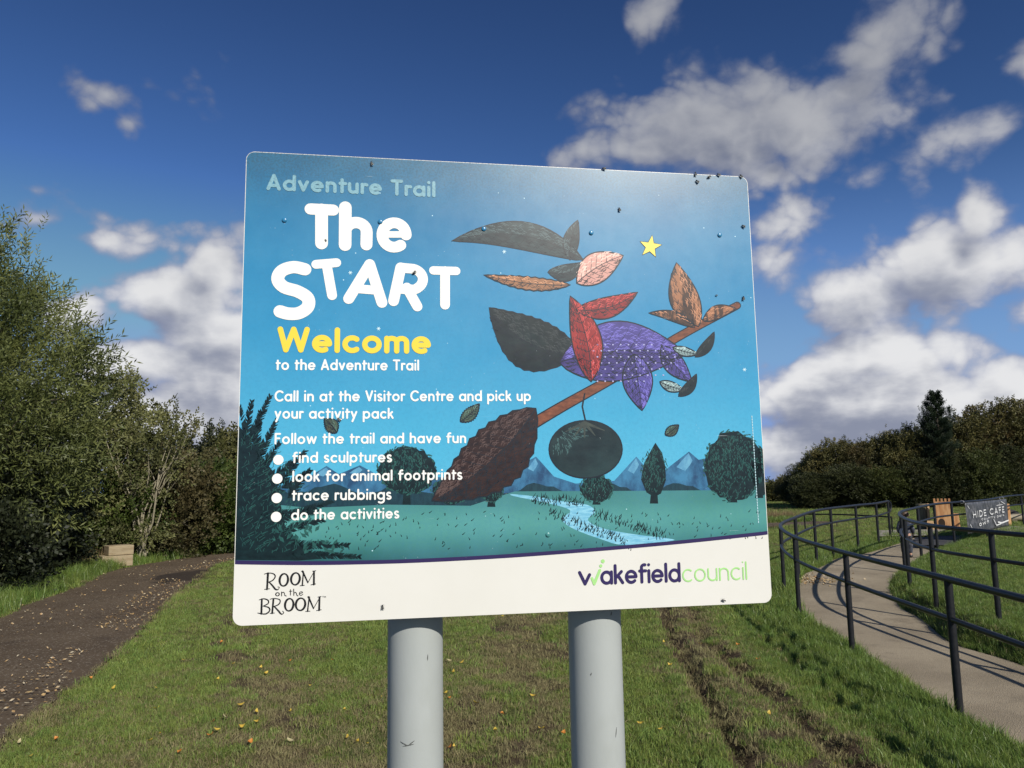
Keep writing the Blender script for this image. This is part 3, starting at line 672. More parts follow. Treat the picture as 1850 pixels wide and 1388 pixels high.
names = ['olive', 'green', 'brownish', 'dark', 'olive']
wood = []   # x at 45 m, height
for (px, ytop, dist) in [(1425, 858, 52), (1452, 832, 50), (1478, 806, 47), (1508, 792, 46), (1540, 797, 45), (1572, 788, 46), (1606, 782, 45), (1640, 770, 44), (1672, 765, 46), (1722, 752, 46), (1756, 748, 44), (1792, 730, 45), (1830, 722, 44), (1872, 722, 45), (1925, 715, 46),
                         (1465, 850, 44), (1525, 835, 43.3), (1590, 838, 43), (1655, 825, 42.5), (1712, 812, 42.5), (1768, 805, 42), (1825, 800, 42), (1885, 800, 42)]:
    wood.append(((px - CX) / FPX * dist * .995, dist, 1.6 + dist * (866 - .0167 * (px - 1400) - ytop) / FPX))
descr = ['at the low left end of the wood, nearest the sign edge', 'second from the left end of the wood', 'where the wood starts to rise, left of the spruce', 'with a rounded top above the curved railing', 'standing over the left bend of the railing',
         'above the straight far rail', 'above the far end of the curved railing', 'two crowns left of the spruce', 'immediately left of the spruce', 'immediately right of the spruce', 'second to the right of the spruce',
         'above the dark banner', 'tallest, above the right end of the banner', 'at the right edge of the photo', 'just past the right edge of the photo']
descr += ['low front-row crown at the left end of the wood', 'low front-row crown beyond the curved railing', 'low front-row crown behind the far rail end', 'low front-row crown behind the carved stump', 'low front-row crown behind the carved castle',
          'low front-row crown left of the banner', 'low front-row crown above the banner', 'low front-row crown at the right edge']
random.seed(3)
for i, (x, y, h) in enumerate(wood):
    k = (0, 3, 1, 0, 2, 3, 0, 4, 1, 3, 4, 2, 0, 2, 1, 3, 3, 1, 3, 3, 1, 3, 2)[i]
    o = kinds[k] if not kinds[k].get('used') else copy_tree(kinds[k]); kinds[k]['used'] = 1
    if 'used' in o.keys() and o is not kinds[k]: del o['used']
    s = h / 5.0; o.location = (x, y, 0); o.rotation_euler = (0, 0, random.uniform(0, 6.28)); w = max(s, .62) * random.uniform(.95, 1.2); o.scale = (w, w, s)
    tag(o, '%s woodland tree %s' % (names[k], descr[i]), 'tree', 'trees of the wood on the right')
for k in kinds:
    if 'used' in k.keys(): del k['used']
# spruce
sx, sy = (1692 - CX) / FPX * 42.5, 42.5
sp_ = empty('spruce_tree', (sx, sy, 0)); tag(sp_, 'tall dark spruce rising above the wood left of the banner', 'tree')
mb = MB(); mb.tube([(0, 0, 0), (.05, 0, 3), (0, 0, 6.2)], [.14, .09, .02], 8); mb.build('trunk', m_bark, sp_, True)
rng = np.random.default_rng(5); P = []; d = []; br = MB()
for i in range(75):
    t = (i + 1) / 75; z = .8 + 5.35 * t; L = 1.3 * (1 - t) ** .75 * (.35 + .85 * rng.random()) + .08; a = i * 2.399 + rng.random() * .5; up = .25 + .5 * t
    e = np.array([cos(a) * L, sin(a) * L, z + L * up * .5]); br.tube([(0, 0, z - .05), tuple(e)], [.025, .008], 4, False)
    m = int(70 * L + 26)
    for _ in range(m):
        s = rng.random() ** .6; p = np.array([0, 0, z]) * (1 - s) + e * s + rng.normal(0, .05, 3) * (1 + L); P.append(p); d.append(np.array([cos(a), sin(a), .7]))
br.build('branches', m_bark, sp_, True)
for (x, z) in ((-.75, 5.2), (.78, 5.15), (.95, 4.7), (-.9, 4.7)):   # upturned side leaders
    for _ in range(70):
        s = rng.random(); P.append(np.array([x * (.55 + .45 * s), rng.normal(0, .08), z - .8 + .95 * s]) + rng.normal(0, .06, 3)); d.append(np.array([x * .3, 0, 1.2]))
crown('crown', np.array(P), np.array(d), m_con, sp_, [shoot_template(12, .24, .07, .03, .9, 0) for _ in range(3)], (.7, 1.2), .4, .35)
# low far hedge left of the wood
for i, (x, y, h) in enumerate([(17.2, 62, 1.5), (19.6, 61, 1.7), (22.2, 61, 2.0), (14.2, 63, 1.5), (10.5, 65, 1.6), (6.5, 66, 1.7)]):
    tree('distant_bush', (x, y), [(x, y, h * .5, 1.8, 1.2, h * .5), (x + 1.1, y, h * .4, 1.3, 1.1, h * .42), (x - 1.1, y, h * .4, 1.3, 1.1, h * .4)], 900, m_oli, FT,
         ['distant low bush just right of the sign edge', 'distant low bush meeting the left end of the wood', 'distant bush half hidden by the left end of the wood', 'distant low bush behind the right edge of the sign',
          'distant low bush behind the right half of the sign', 'distant low bush behind the middle of the sign'][i], 'bush', None, .03, shell=.3, sc=(.9, 1.4), wood=False)

# ------------------------------------------------------------------ railings
m_rail = material('black_paint', (.010, .011, .013), (.016, .017, .020), .42, 30, spec=.3)
HR = 1.0
def ghz(x, y):
    return float(ground_info(np.array([float(x)]), np.array([float(y)]))[0][0])
def railing(label, line, posts, loop_end=None):
    t = empty('railing', (line[0][0], line[0][1], 0)); tag(t, label, 'railing', 'black tubular railings along the tarmac path')
    o = np.array([line[0][0], line[0][1], 0])
    C = catmull(line, 8); top = []; mid = []
    for p in C:
        z = p[2]; top.append((p[0] - o[0], p[1] - o[1], z + HR)); mid.append((p[0] - o[0], p[1] - o[1], z + HR - .30))
    if loop_end:    # rounded end joining both rails
        for (P2, seq) in ((top, None),):
            a = np.array(top[-1]); c = np.array(mid[-1]); dv = np.array([loop_end[0], loop_end[1], 0.]); m = (a + c) / 2
            for k in range(1, 8):
                q = pi / 2 - pi * k / 8; top.append(tuple(m + dv * .15 * cos(q) + np.array([0, 0, .15]) * sin(q)))
            top.append(tuple(c))
    mb = MB(); mb.tube(top, .027, 12); mb.build('top_rail', m_rail, t, True)
    mb = MB(); mb.tube(mid, .022, 10); mb.build('mid_rail', m_rail, t, True)
    for (x, y) in posts:
        i = np.argmin(np.hypot(C[:, 0] - x, C[:, 1] - y)); z = C[i][2]; x, y = C[i][0], C[i][1]
        mb = MB(); mb.tube([(x - o[0], y - o[1], z - .3), (x - o[0], y - o[1], z + HR - .01)], .030, 12); mb.build('post', m_rail, t, True)
    return t
lv = lambda y, off: float(plevel(np.array(y))) + off
def GL(px, py, off):
    p = G(px, py, -.15)
    for _ in range(6): p = G(px, py, min(0.0, lv(p[1], off)))
    return (p[0], p[1])
pA = [GL(*p, .03) for p in ((1734, 1293), (1540, 1176), (1444, 1109), (1417, 1067))] + [GL(*p, .03) for p in ((1443, 1040), (1476, 1017), (1506, 1006), (1551, 993), (1588, 984), (1609, 973))]
preA = [(2.95, -3.), (2.95, -.3), (3.05, 2.2), (3.15, 4.1)]
lineA = [(x, y, lv(y, .03)) for (x, y) in preA + pA]
railing('long curved black railing on the left side of the tarmac path, nearest the sign', lineA, [p for p in preA] + pA, (.8, .6))
pB_far = [(1850, 950.5), (1785, 973), (1725, 984), (1694, 991), (1665, 1006), (1635, 1028)]
pBf = [G(*p, 0.0) for p in pB_far]; pBn = [G(1644, 1059, -.0), G(1692, 1094, 0.0), G(1806, 1130, 0.0)]
preB = [(27., 33.), (21.5, 28.5)]
postB = [(5.35, 6.3), (5.3, 4.4), (5.45, 2.4), (5.5, .2), (5.7, -2.4)]
allB = preB + [tuple(p) for p in pBf] + [tuple(p) for p in pBn] + postB
railing('black hairpin railing on the grass on the right side of the path, carrying the banner', [(x, y, 0.0) for (x, y) in allB], allB)
# low bar farther off
a = G(1455, 959); c = G(1613, 966)
t = empty('low_rail', (a[0], a[1], 0)); tag(t, 'low black rail standing in the grass behind the curved railing', 'railing')
mb = MB(); L3 = [(0, 0, .52), ((c[0] - a[0]) * .5, (c[1] - a[1]) * .5 + .3, .53), (c[0] - a[0], c[1] - a[1], .5)]; mb.tube([tuple(q) for q in catmull(L3, 6)], .022, 8); mb.build('bar', m_rail, t, True)
for q in (L3[0], L3[2]):
    mb = MB(); mb.tube([(q[0], q[1], -.1), (q[0], q[1], q[2] - .01)], .022, 8); mb.build('post', m_rail, t, True)

# ------------------------------------------------------------------ stroke lettering
def arc(cx, cy, rx, ry, a0, a1, n=None):
    n = n or max(4, int(abs(a1 - a0) / 12)); return [(cx + rx * cos(radians(a0 + (a1 - a0) * i / n)), cy + ry * sin(radians(a0 + (a1 - a0) * i / n))) for i in range(n + 1)]
XH = .70
def glyph(ch, w):
    r = w / 2; X = XH; c = X / 2; R = c - r; A = 1.0 - r
    if ch == ' ': return [], .30
    if ch == 'a': return [arc(c, c, R, R, 0, 360, 28), [(X - r, X - r), (X - r, r)]], X
    if ch == 'b': return [arc(c, c, R, R, 0, 360, 28), [(r, A), (r, r)]], X
    if ch == 'c': return [arc(c, c, R, R, 52, 308)], X * .88
    if ch == 'd': return [arc(c, c, R, R, 0, 360, 28), [(X - r, A), (X - r, r)]], X
    if ch == 'e': return [arc(c, c, R, R, 0, 315 if w < .18 else 300), [(r, c), (X - r, c)]], X
    if ch == 'f': return [arc(.30 + r * .6, A - .15 + r * .3, .16, .15 - r * .3, 75, 180) + [(.14 + r * .6, r)], [(r, X - r), (.42, X - r)]], .46
    if ch == 'g': return [arc(c, c, R, R, 0, 360, 28), [(X - r, X - r), (X - r, -.05)] + arc(c, -.05, R, .22 - r * .2, 0, -135)], X
    if ch == 'h': return [[(r, A), (r, r)], arc(.30, X - .26, .30 - r, .26 - r, 180, 0) + [(.60 - r, r)]], .60
    if ch == 'i': return [[(r, X - r), (r, r)], [(r, A + .01 - r * .2), (r, A + .012 - r * .2)]], w
    if ch == 'k': return [[(r, A), (r, r)], [(r, .30), (.50 - r, X - r)], [(.24, .42), (.56 - r, r)]], .56
    if ch == 'l': return [[(r, A), (r, r)]], w
    if ch == 'm': return [[(r, X - r), (r, r)], arc(.275, X - .25, .275 - r, .25 - r, 180, 0) + [(.55 - r, r)], arc(.825 - w, X - .25, .275 - r, .25 - r, 180, 0) + [(1.10 - w - r, r)]], 1.10 - w
    if ch == 'n': return [[(r, X - r), (r, r)], arc(.30, X - .27, .30 - r, .27 - r, 180, 0) + [(.60 - r, r)]], .60
    if ch == 'o': return [arc(c, c, R, R, 0, 360, 28)], X
    if ch == 'p': return [arc(c, c, R, R, 0, 360, 28), [(r, X - r), (r, -.30 + r)]], X
    if ch == 'r': return [[(r, X - r), (r, r)], arc(.26, X - .27, .26 - r, .27 - r, 180, 62)], .38
    if ch == 's': return [arc(.24, X - .175 - r * .25, .235 - r, .195 - r * .72, 40, 250, 14) + arc(.25, .185 + r * .2, .245 - r, .185 - r * .72, 80, -140, 14)], .48
    if ch == 't': return [[(.14 + r * .6, A - .08), (.14 + r * .6, r)], [(r, X - r), (.40 - r * .2, X - r)]], .42
    if ch == 'u': return [[(r, X - r), (r, .27)] + arc(.30, .27, .30 - r, .27 - r, 180, 360) + [(.60 - r, X - r)], [(.60 - r, .3), (.60 - r, r)]], .60
    if ch == 'v': return [[(r, X - r), (.30, r)], [(.30, r), (.60 - r, X - r)]], .60
    if ch == 'w': return [[(r, X - r), (.26, r)], [(.26, r), (.46, X - r)], [(.46, X - r), (.66, r)], [(.66, r), (.92 - r, X - r)]], .92
    if ch == 'y': return [[(r, X - r), (.30, .08)], [(.60 - r, X - r), (.16, -.30 + r)]], .60
    if ch == 'A': return [[(r, r), (.38, A)], [(.38, A), (.76 - r, r)], [(.2, .30), (.56, .30)]], .76
    if ch == 'C': return [arc(.46, .5, .46 - r, .5 - r, 48, 312)], .78
    if ch == 'D': return [[(r, r), (r, A)], [(r, A), (.25, A)] + arc(.25, .5, .45 - r, .5 - r, 85, -85) + [(r, r)]], .70
    if ch == 'E': return [[(r, r), (r, A)], [(r, A), (.55 - r, A)], [(r, .5), (.5 - r, .5)], [(r, r), (.55 - r, r)]], .55
    if ch == 'F': return [[(r, r), (r, A)], [(r, A), (.56 - r, A)], [(r, .52), (.50 - r, .52)]], .55
    if ch == 'H': return [[(r, r), (r, A)], [(.66 - r, r), (.66 - r, A)], [(r, .5), (.66 - r, .5)]], .66
    if ch == 'I': return [[(r, r), (r, A)]], w
    if ch == 'T': return [[(r, A), (.70 - r, A)], [(.35, A), (.35, r)]], .68
    if ch == 'V': return [[(r, A), (.36, r)], [(.36, r), (.72 - r, A)]], .72
    if ch == 'W': return [[(r, A), (.30, r)], [(.30, r), (.55, A)], [(.55, A), (.80, r)], [(.80, r), (1.10 - r, A)]], 1.10
    if ch == '.': return [[(r, r), (r, r + .002)]], w
    return [], .3
def dedupe(P):
    out = [P[0]]
    for p in P[1:]:
        if np.hypot(p[0] - out[-1][0], p[1] - out[-1][1]) > 1e-6: out.append(p)
    return out
class Print2D:
    """flat strokes and shapes on a plane (u, v), each a hair above the last so nothing is coplanar"""
    def __init__(s, base): s.V = []; s.F = []; s.base = base; s.k = 0
    def lift(s): s.k += 1; return s.base + .000005 * (s.k % 5)
    def stroke(s, P, w):
        P = [np.array(p, float) for p in dedupe([tuple(q) for q in P])]
        if len(P) == 1: P.append(P[0] + np.array([w * .01, 0]))
        W = w if isinstance(w, (list, tuple, np.ndarray)) else [w] * len(P)
        if len(W) != len(P): W = np.interp(np.linspace(0, 1, len(P)), np.linspace(0, 1, len(W)), W)
        closed = np.linalg.norm(P[0] - P[-1]) < 1e-5 and len(P) > 4
        h = s.lift(); L = []; Rr = []; n = len(P)
        for i in range(n):
            a = P[i - 1] if i > 0 else (P[-2] if closed else P[0]); c = P[i + 1] if i < n - 1 else (P[1] if closed else P[-1])
            t = c - a; t = t / (np.linalg.norm(t) + 1e-12); nn = np.array([-t[1], t[0]])
            L.append(P[i] + nn * W[i] / 2); Rr.append(P[i] - nn * W[i] / 2)
        b = len(s.V)
        for l, r in zip(L, Rr): s.V += [(l[0], -h, l[1]), (r[0], -h, r[1])]
        for i in range(n - 1): s.F.append([b + 2 * i, b + 2 * i + 1, b + 2 * i + 3, b + 2 * i + 2])
        if not closed:
            for (i, sg) in ((0, -1), (n - 1, 1)):
                t = (P[1] - P[0]) if i == 0 else (P[-1] - P[-2]); t = t / np.linalg.norm(t) * sg; nn = np.array([-t[1], t[0]]); r = W[i] / 2; b = len(s.V)
                for k in range(9):
                    q = -pi / 2 + pi * k / 8; p = P[i] + t * cos(q) * r + nn * sin(q) * r; s.V.append((p[0], -h, p[1]))
                s.F.append(list(range(b, b + 9)))
    def poly(s, P):
        P = [tuple(p) for p in dedupe([tuple(q) for q in P])]; h = s.lift(); b = len(s.V)
        tr = tessellate_polygon([[Vector((p[0], p[1], 0)) for p in P]])
        s.V += [(p[0], -h, p[1]) for p in P]
        for t in tr:
            s.F.append([b + i for i in t])
    def disc(s, c, r): s.poly([(c[0] + r * cos(2 * pi * k / 24), c[1] + r * sin(2 * pi * k / 24)) for k in range(24)])
    def text(s, txt, p0, p1, cap, w, track=.10):
        p0 = np.array(p0); p1 = np.array(p1); L = np.linalg.norm(p1 - p0); e = (p1 - p0) / L; nrm = np.array([-e[1], e[0]])
        gl = [glyph(c, w) for c in txt]; tr = track
        tot = sum(g[1] for g in gl) + tr * (len(gl) - 1); sx = L / tot; x = 0
        for g, a in gl:
            for st in g: s.stroke([p0 + e * ((q[0] + x) * sx) + nrm * q[1] * cap for q in st], w * cap)
            x += a + tr
    def build(s, name, mat, parent):
        V = np.array(s.V)
        if parent is None: V[:, 0] = np.clip(V[:, 0], u0 + .0013, u1 - .0013); V[:, 2] = np.clip(V[:, 2], v0 + .0013, v1 - .0013)
        o = mesh_obj(name, V, s.F, mat, parent)
        bm = bmesh.new(); bm.from_mesh(o.data)
        for f in bm.faces:
            if f.normal.y > 0: f.normal_flip()
        bm.to_mesh(o.data); bm.free(); return o

# ------------------------------------------------------------------ the sign
SAZ = radians(9.4); SD = 1.61                    # sign plane: turned 9.4 degrees, 1.61 m along the view
U3 = np.array([cos(SAZ), sin(SAZ), 0]); N3 = np.array([sin(SAZ), -cos(SAZ), 0]); ORG = np.array([0, SD, EYE])
def S(px, py):
    d = ray(px, py); t = ((ORG - np.array([0, 0, EYE])) @ N3) / (d @ N3); p = d * t - np.array([0, SD, 0])
    return np.array([p @ U3, p[2]])
cor = [S(445, 275), S(1350, 318), S(1395, 1090), S(420, 1130)]
u0 = (cor[0][0] + cor[3][0]) / 2; u1 = (cor[1][0] + cor[2][0]) / 2; v1 = (cor[0][1] + cor[1][1]) / 2; v0 = (cor[2][1] + cor[3][1]) / 2
SIGN = empty('welcome_sign'); SIGN.matrix_world = Matrix.Translation(Vector(ORG)) @ Matrix.Rotation(SAZ, 4, 'Z')
# the root sits at the foot of the posts; children keep sign-plane coordinates
FOOT = Vector((float((u0 + u1) / 2), 0, -EYE)); SIGN.matrix_world = Matrix.Translation(Vector(ORG)) @ Matrix.Rotation(SAZ, 4, 'Z') @ Matrix.Translation(FOOT)
tag(SIGN, 'blue illustrated welcome sign board on two grey round posts in the foreground', 'sign')
def adopt(o):
    o.parent = SIGN; o.matrix_parent_inverse = Matrix.Translation(-FOOT); return o
def rrect(a0, b0, a1, b1, r, n=8):
    P = []
    for (cx, cy, q) in ((a1 - r, b1 - r, 0), (a0 + r, b1 - r, 90), (a0 + r, b0 + r, 180), (a1 - r, b0 + r, 270)):
        P += [(cx + r * cos(radians(q + 90 * k / n)), cy + r * sin(radians(q + 90 * k / n))) for k in range(n + 1)]
    return P
MCOL = {}
def print_mat(name, c1, c2=None, scale=40, stretch=(1, 1, 1), lo=.35, hi=.65, grad=None, dirt=True):
    """ink under a worn gloss laminate: shared scratches, specks and algae"""
    m = bpy.data.materials.new(name); m.use_nodes = True; nt = m.node_tree; b = NB(nt); bs = nt.nodes['Principled BSDF']
    if c1: MCOL[m.name] = c1
    tcn = nt.nodes.new('ShaderNodeTexCoord'); O = tcn.outputs['Object']; sep = nt.nodes.new('ShaderNodeSeparateXYZ'); nt.links.new(O, sep.inputs[0])
    if grad:
        rp = nt.nodes.new('ShaderNodeValToRGB'); b.put(rp.inputs[0], b.maprange(sep.outputs[2], grad[0], grad[1])); rp.color_ramp.interpolation = 'B_SPLINE'
        e = rp.color_ramp.elements; e[0].position = grad[2][0][0]; e[0].color = (*grad[2][0][1], 1); e[1].position = grad[2][-1][0]; e[1].color = (*grad[2][-1][1], 1)
        for (p, c) in grad[2][1:-1]:
            q = e.new(p); q.color = (*c, 1)
        col = rp.outputs[0]
        col = b.mix(b.maprange(b.noise(O, 5, 4, .6), .35, .7, 0, .16), col, (.16, .48, .66))
        col = b.mix(b.maprange(b.noise(O, 130, 3, .7), .45, .75, 0, .20), col, (.03, .16, .30))
        vo = nt.nodes.new('ShaderNodeTexVoronoi'); vo.inputs['Scale'].default_value = 26; nt.links.new(O, vo.inputs['Vector'])     # printed stars
        col = b.mix(b.maprange(vo.outputs['Distance'], .04, .02), col, (.55, .8, .9))
    else:
        col = (*c1, 1)
        if c2: col = b.mix(b.maprange(b.noise(b.scalevec(O, stretch), scale, 5, .65), lo, hi), c1, c2)
    # weathering: grime grows from the top edge, pale specks and fine scratches all over
    ed = b.maprange(sep.outputs[2], float(v1) - .13, float(v1), 0, 1)
    al = b.math('MULTIPLY', b.maprange(b.noise(O, 220, 4, .75), .44, .6), ed)
    col = b.mix(b.math('MULTIPLY', al, .55), col, (.035, .065, .075))
    v2 = nt.nodes.new('ShaderNodeTexVoronoi'); v2.inputs['Scale'].default_value = 95; nt.links.new(O, v2.inputs['Vector'])
    sp2 = b.math('MULTIPLY', b.maprange(v2.outputs['Distance'], .07, .04), b.maprange(b.noise(O, 9, 3), .5, .62))
    col = b.mix(b.math('MULTIPLY', sp2, .55), col, (.75, .82, .85))
    wv = b.noise(b.scalevec(O, (6, 1, 160)), 1.6, 2, .5); scr = b.math('MULTIPLY', b.maprange(wv, .735, .76), b.maprange(b.noise(O, 3.1, 2), .48, .6))
    col = b.mix(b.math('MULTIPLY', scr, .5), col, (.7, .8, .84))
    b.put(bs.inputs['Base Color'], col)
    bs.inputs['Specular IOR Level'].default_value = .55
    b.put(bs.inputs['Roughness'], b.maprange(b.noise(O, 30, 5, .6), .3, .7, .29, .33))
    bs.inputs['Coat Weight'].default_value = 0.0
    bn = nt.nodes.new('ShaderNodeBump'); bn.inputs['Strength'].default_value = .02; bn.inputs['Distance'].default_value = .001
    b.put(bn.inputs['Height'], b.noise(O, 160, 4, .7)); nt.links.new(bn.outputs[0], bs.inputs['Normal'])
    return m
T = .004
mb = MB(); R0 = rrect(u0, v0, u1, v1, .018); n = len(R0)
mb.V = [(p[0], 0, p[1]) for p in R0] + [(p[0], T, p[1]) for p in R0]
mb.F = [list(range(n))[::-1], list(range(n, 2 * n))] + [[i, (i + 1) % n, n + (i + 1) % n, n + i][::-1] for i in range(n)]
m_white = print_mat('sign_white', (.705, .695, .655), (.67, .66, .615), 3)
panel = adopt(mb.build('panel', m_white))
bm = bmesh.new(); bm.from_mesh(panel.data); bmesh.ops.recalc_face_normals(bm, faces=bm.faces); bm.to_mesh(panel.data); bm.free()
LAY = .00003
def shape(name, polys, mat, layer, strokes=()):
    pr = Print2D(LAY * layer)
    for P in polys: pr.poly(P)
    for (P, w) in strokes: pr.stroke(P, w)
    return adopt(pr.build(name, mat, None))
SP = lambda L: [S(*p) for p in L]
PXM = float(np.linalg.norm(S(900, 700) - S(901, 700)))     # metres per photo pixel on the sign
band_px = [(417, 1016), (540, 1017.5), (640, 1016.5), (760, 1013), (920, 1004.5), (1100, 991), (1250, 977.5), (1391, 962.5)]
band = catmull(SP(band_px), 6); mg = .0013
band[0][0] = u0 + mg; band[-1][0] = u1 - mg
top = [p for p in rrect(u0 + mg, v0, u1 - mg, v1 - mg, .016) if p[1] > (v0 + v1) / 2]
m_bg = print_mat('sign_night_sky', None, grad=(float(v0), float(v1), [(0.0, (.10, .42, .62)), (.32, (.07, .43, .64)), (.5, (.034, .29, .52)), (.75, (.018, .20, .41)), (.92, (.022, .15, .31)), (1.0, (.025, .115, .22))]))
shape('picture_background', [[tuple(p) for p in band] + top], m_bg, 1)
# landscape of the picture (plain generic night scenery)
def below(P, lay_band=True):
    return P
hor = S(900, 915)[1]
def clip_band(P): return P
field = [tuple(S(x, y)) for (x, y) in ((424, 905), (560, 918), (700, 912), (850, 914), (930, 888), (1150, 887), (1390, 885))]
fb = [(p[0], p[1]) for p in band]
m_field = print_mat('sign_field', None, grad=(float(v0), float(v0) + .30, [(0.0, (.005, .035, .04)), (.36, (.010, .065, .07)), (.47, (.035, .17, .16)), (.60, (.085, .31, .27)), (.72, (.05, .21, .19)), (1.0, (.02, .11, .12))])); m_dark = print_mat('sign_dark_green', (.001, .008, .011), (.004, .020, .023), 60, (1, 1, 1.5))
m_mount = print_mat('sign_mountain', (.05, .20, .36), (.015, .06, .14), 18, (1.6, 1, 1)); m_snow = print_mat('sign_mountain_light', (.14, .38, .54), (.07, .24, .42), 40, (2, 1, 1)); m_line = print_mat('sign_ink', (.010, .016, .024)); m_river = print_mat('sign_river', (.30, .62, .76), (.10, .36, .55), 60, (.6, 1, 4))
ml = SP([(424, 905), (560, 862), (590, 843), (612, 858), (650, 842), (680, 858), (730, 838), (760, 862), (900, 868), (935, 820), (952, 835), (968, 826), (1000, 862), (1040, 875), (1110, 870), (1150, 826), (1168, 848), (1200, 852), (1245, 817), (1262, 832), (1280, 828), (1300, 858), (1386, 870)])
shape('picture_mountains', [[tuple(p) for p in ml] + [tuple(S(1388, 900)), tuple(S(424, 925))]], m_mount, 2, [(ml, 2.2 * PXM)])
snow = []
for (x, y, w_, h_) in ((935, 820, 20, 34), (968, 826, 15, 26), (1150, 826, 17, 30), (1245, 817, 24, 34), (1280, 828, 12, 22), (590, 843, 20, 18), (650, 842, 20, 16), (730, 838, 26, 20)):
    snow.append([tuple(S(x + a, y + b)) for (a, b) in ((-1, 2), (w_ * .25, h_ * .45), (w_ * .05, h_ * .7), (-w_ * .3, h_), (-w_ * .95, h_ * .8), (-w_ * .55, h_ * .45))])
for q_ in snow: shape('mountain_highlight', [q_], m_snow, 3)
tl = [S(x, 880 + 9 * sin(x * .05) + 6 * random.random()) for x in range(424, 1389, 12)]
shape('picture_treeline', [[tuple(p) for p in tl] + [tuple(S(1388, 905)), tuple(S(1388, 915)), tuple(S(424, 945))]], print_mat('sign_treeline', (.006, .028, .045), (.012, .05, .07), 60, (2, 1, .6)), 4)
bandup = [tuple(p) for p in band[::-1]]
shape('picture_field', [field + bandup], m_field, 5)
riv = SP([(925, 893), (965, 897), (1010, 905), (1060, 912), (1075, 925), (1062, 940), (1090, 955), (1150, 966), (1200, 972), (1215, 977), (1130, 985), (1085, 974), (1035, 955), (1015, 938), (1030, 922), (985, 908), (930, 897)])
shape('picture_stream', [[tuple(p) for p in catmull(riv, 4, True)]], m_river, 6)
# tufts of printed grass
pr = Print2D(LAY * 7)
random.seed(21)
for (n, x0, x1, yf) in ((90, 960, 1060, lambda x: 903 + (x - 960) * .03), (110, 1070, 1200, lambda x: 925 + (x - 1070) * .33), (110, 990, 1130, lambda x: 925 + (x - 990) * .38), (160, 640, 1380, None), (60, 480, 700, None)):
    for _ in range(n):
        x = random.uniform(x0, x1); y = yf(x) + random.uniform(-6, 10) if yf else random.uniform(925, 975 if x > 1150 else 998); L = random.uniform(4, 9)
        if not yf:
            L *= .6
        p = S(x, y); q = S(x + random.uniform(-3, 5), y - L); pr.stroke([p, (p + q) / 2 + np.array([.0005, 0]), q], [1.7 * PXM, .5 * PXM])
adopt(pr.build('picture_grass_strokes', m_dark, None))
# printed trees
def blob(cx, cy, rx, ry, n=40, amp=.07, top=None):
    P = []
    for k in range(n):
        a = 2 * pi * k / n; q = 1 + random.uniform(-amp, amp); P.append(tuple(S(cx + rx * cos(a) * q, cy - ry * sin(a) * q)))
    return P
ptrees = [(735, 850, 52, 42, 912), (1325, 842, 52, 62, 908), (1182, 848, 27, 44, 910), (888, 880, 21, 27, 916), (1078, 883, 29, 24, 912), (815, 888, 34, 22, 912), (1372, 850, 22, 50, 900)]
pr = Print2D(LAY * 7); pl = []
for (cx, cy, rx, ry, fy) in ptrees:
    if rx == 27: # poplar shape
        pl.append([tuple(S(cx + x, cy + y)) for (x, y) in ((2, -48), (14, -30), (20, -5), (21, 20), (12, 44), (0, 50), (-14, 42), (-24, 18), (-18, -12), (-6, -34))])
    elif cx == 1372: pl.append([tuple(S(min(p, 1386), y)) for (p, y) in ((1362, 818), (1374, 806), (1388, 812), (1390, 850), (1390, 893), (1378, 896), (1364, 884), (1356, 856))])
    else: pl.append(blob(cx, cy, rx, ry))
    pl.append([tuple(S(cx - 5, cy + ry * .7)), tuple(S(cx + 5, cy + ry * .7)), tuple(S(cx + 7, fy)), tuple(S(cx - 8, fy))])
for k in range(0, len(pl), 2): shape('printed_tree', pl[k:k + 2], m_dark, 8)
m_leafhi = print_mat('sign_leaf_light', (.025, .11, .095), (.010, .055, .055), 80)
pr = Print2D(LAY * 9)
for (cx, cy, rx, ry, fy) in ptrees[:6]:
    for _ in range(int(rx * ry / 5)):
        a = random.random() * 6.28; r = sqrt(random.random()) * .9; x, y = cx + rx * r * cos(a), cy + ry * r * sin(a); p = S(x, y); q = S(x + random.uniform(-3, 3), y + random.uniform(2, 6))
        if random.random() < .35 + .65 * (cos(a) * r * -.5 - sin(a) * r * .6 + .5): pr.stroke([p, q], [1.6 * PXM, .5 * PXM])
    for k in range(int((rx + ry) * .9)):    # scalloped leafy edge
        a = random.random() * 6.28; q = random.uniform(.93, 1.06); x, y = cx + rx * q * cos(a), cy + ry * q * sin(a)
        if rx != 27: pr.stroke([S(x, y), S(x + 3 * cos(a + 1.2), y + 3 * sin(a + 1.2))], 2.0 * PXM)
adopt(pr.build('picture_leaf_strokes', m_leafhi, None))
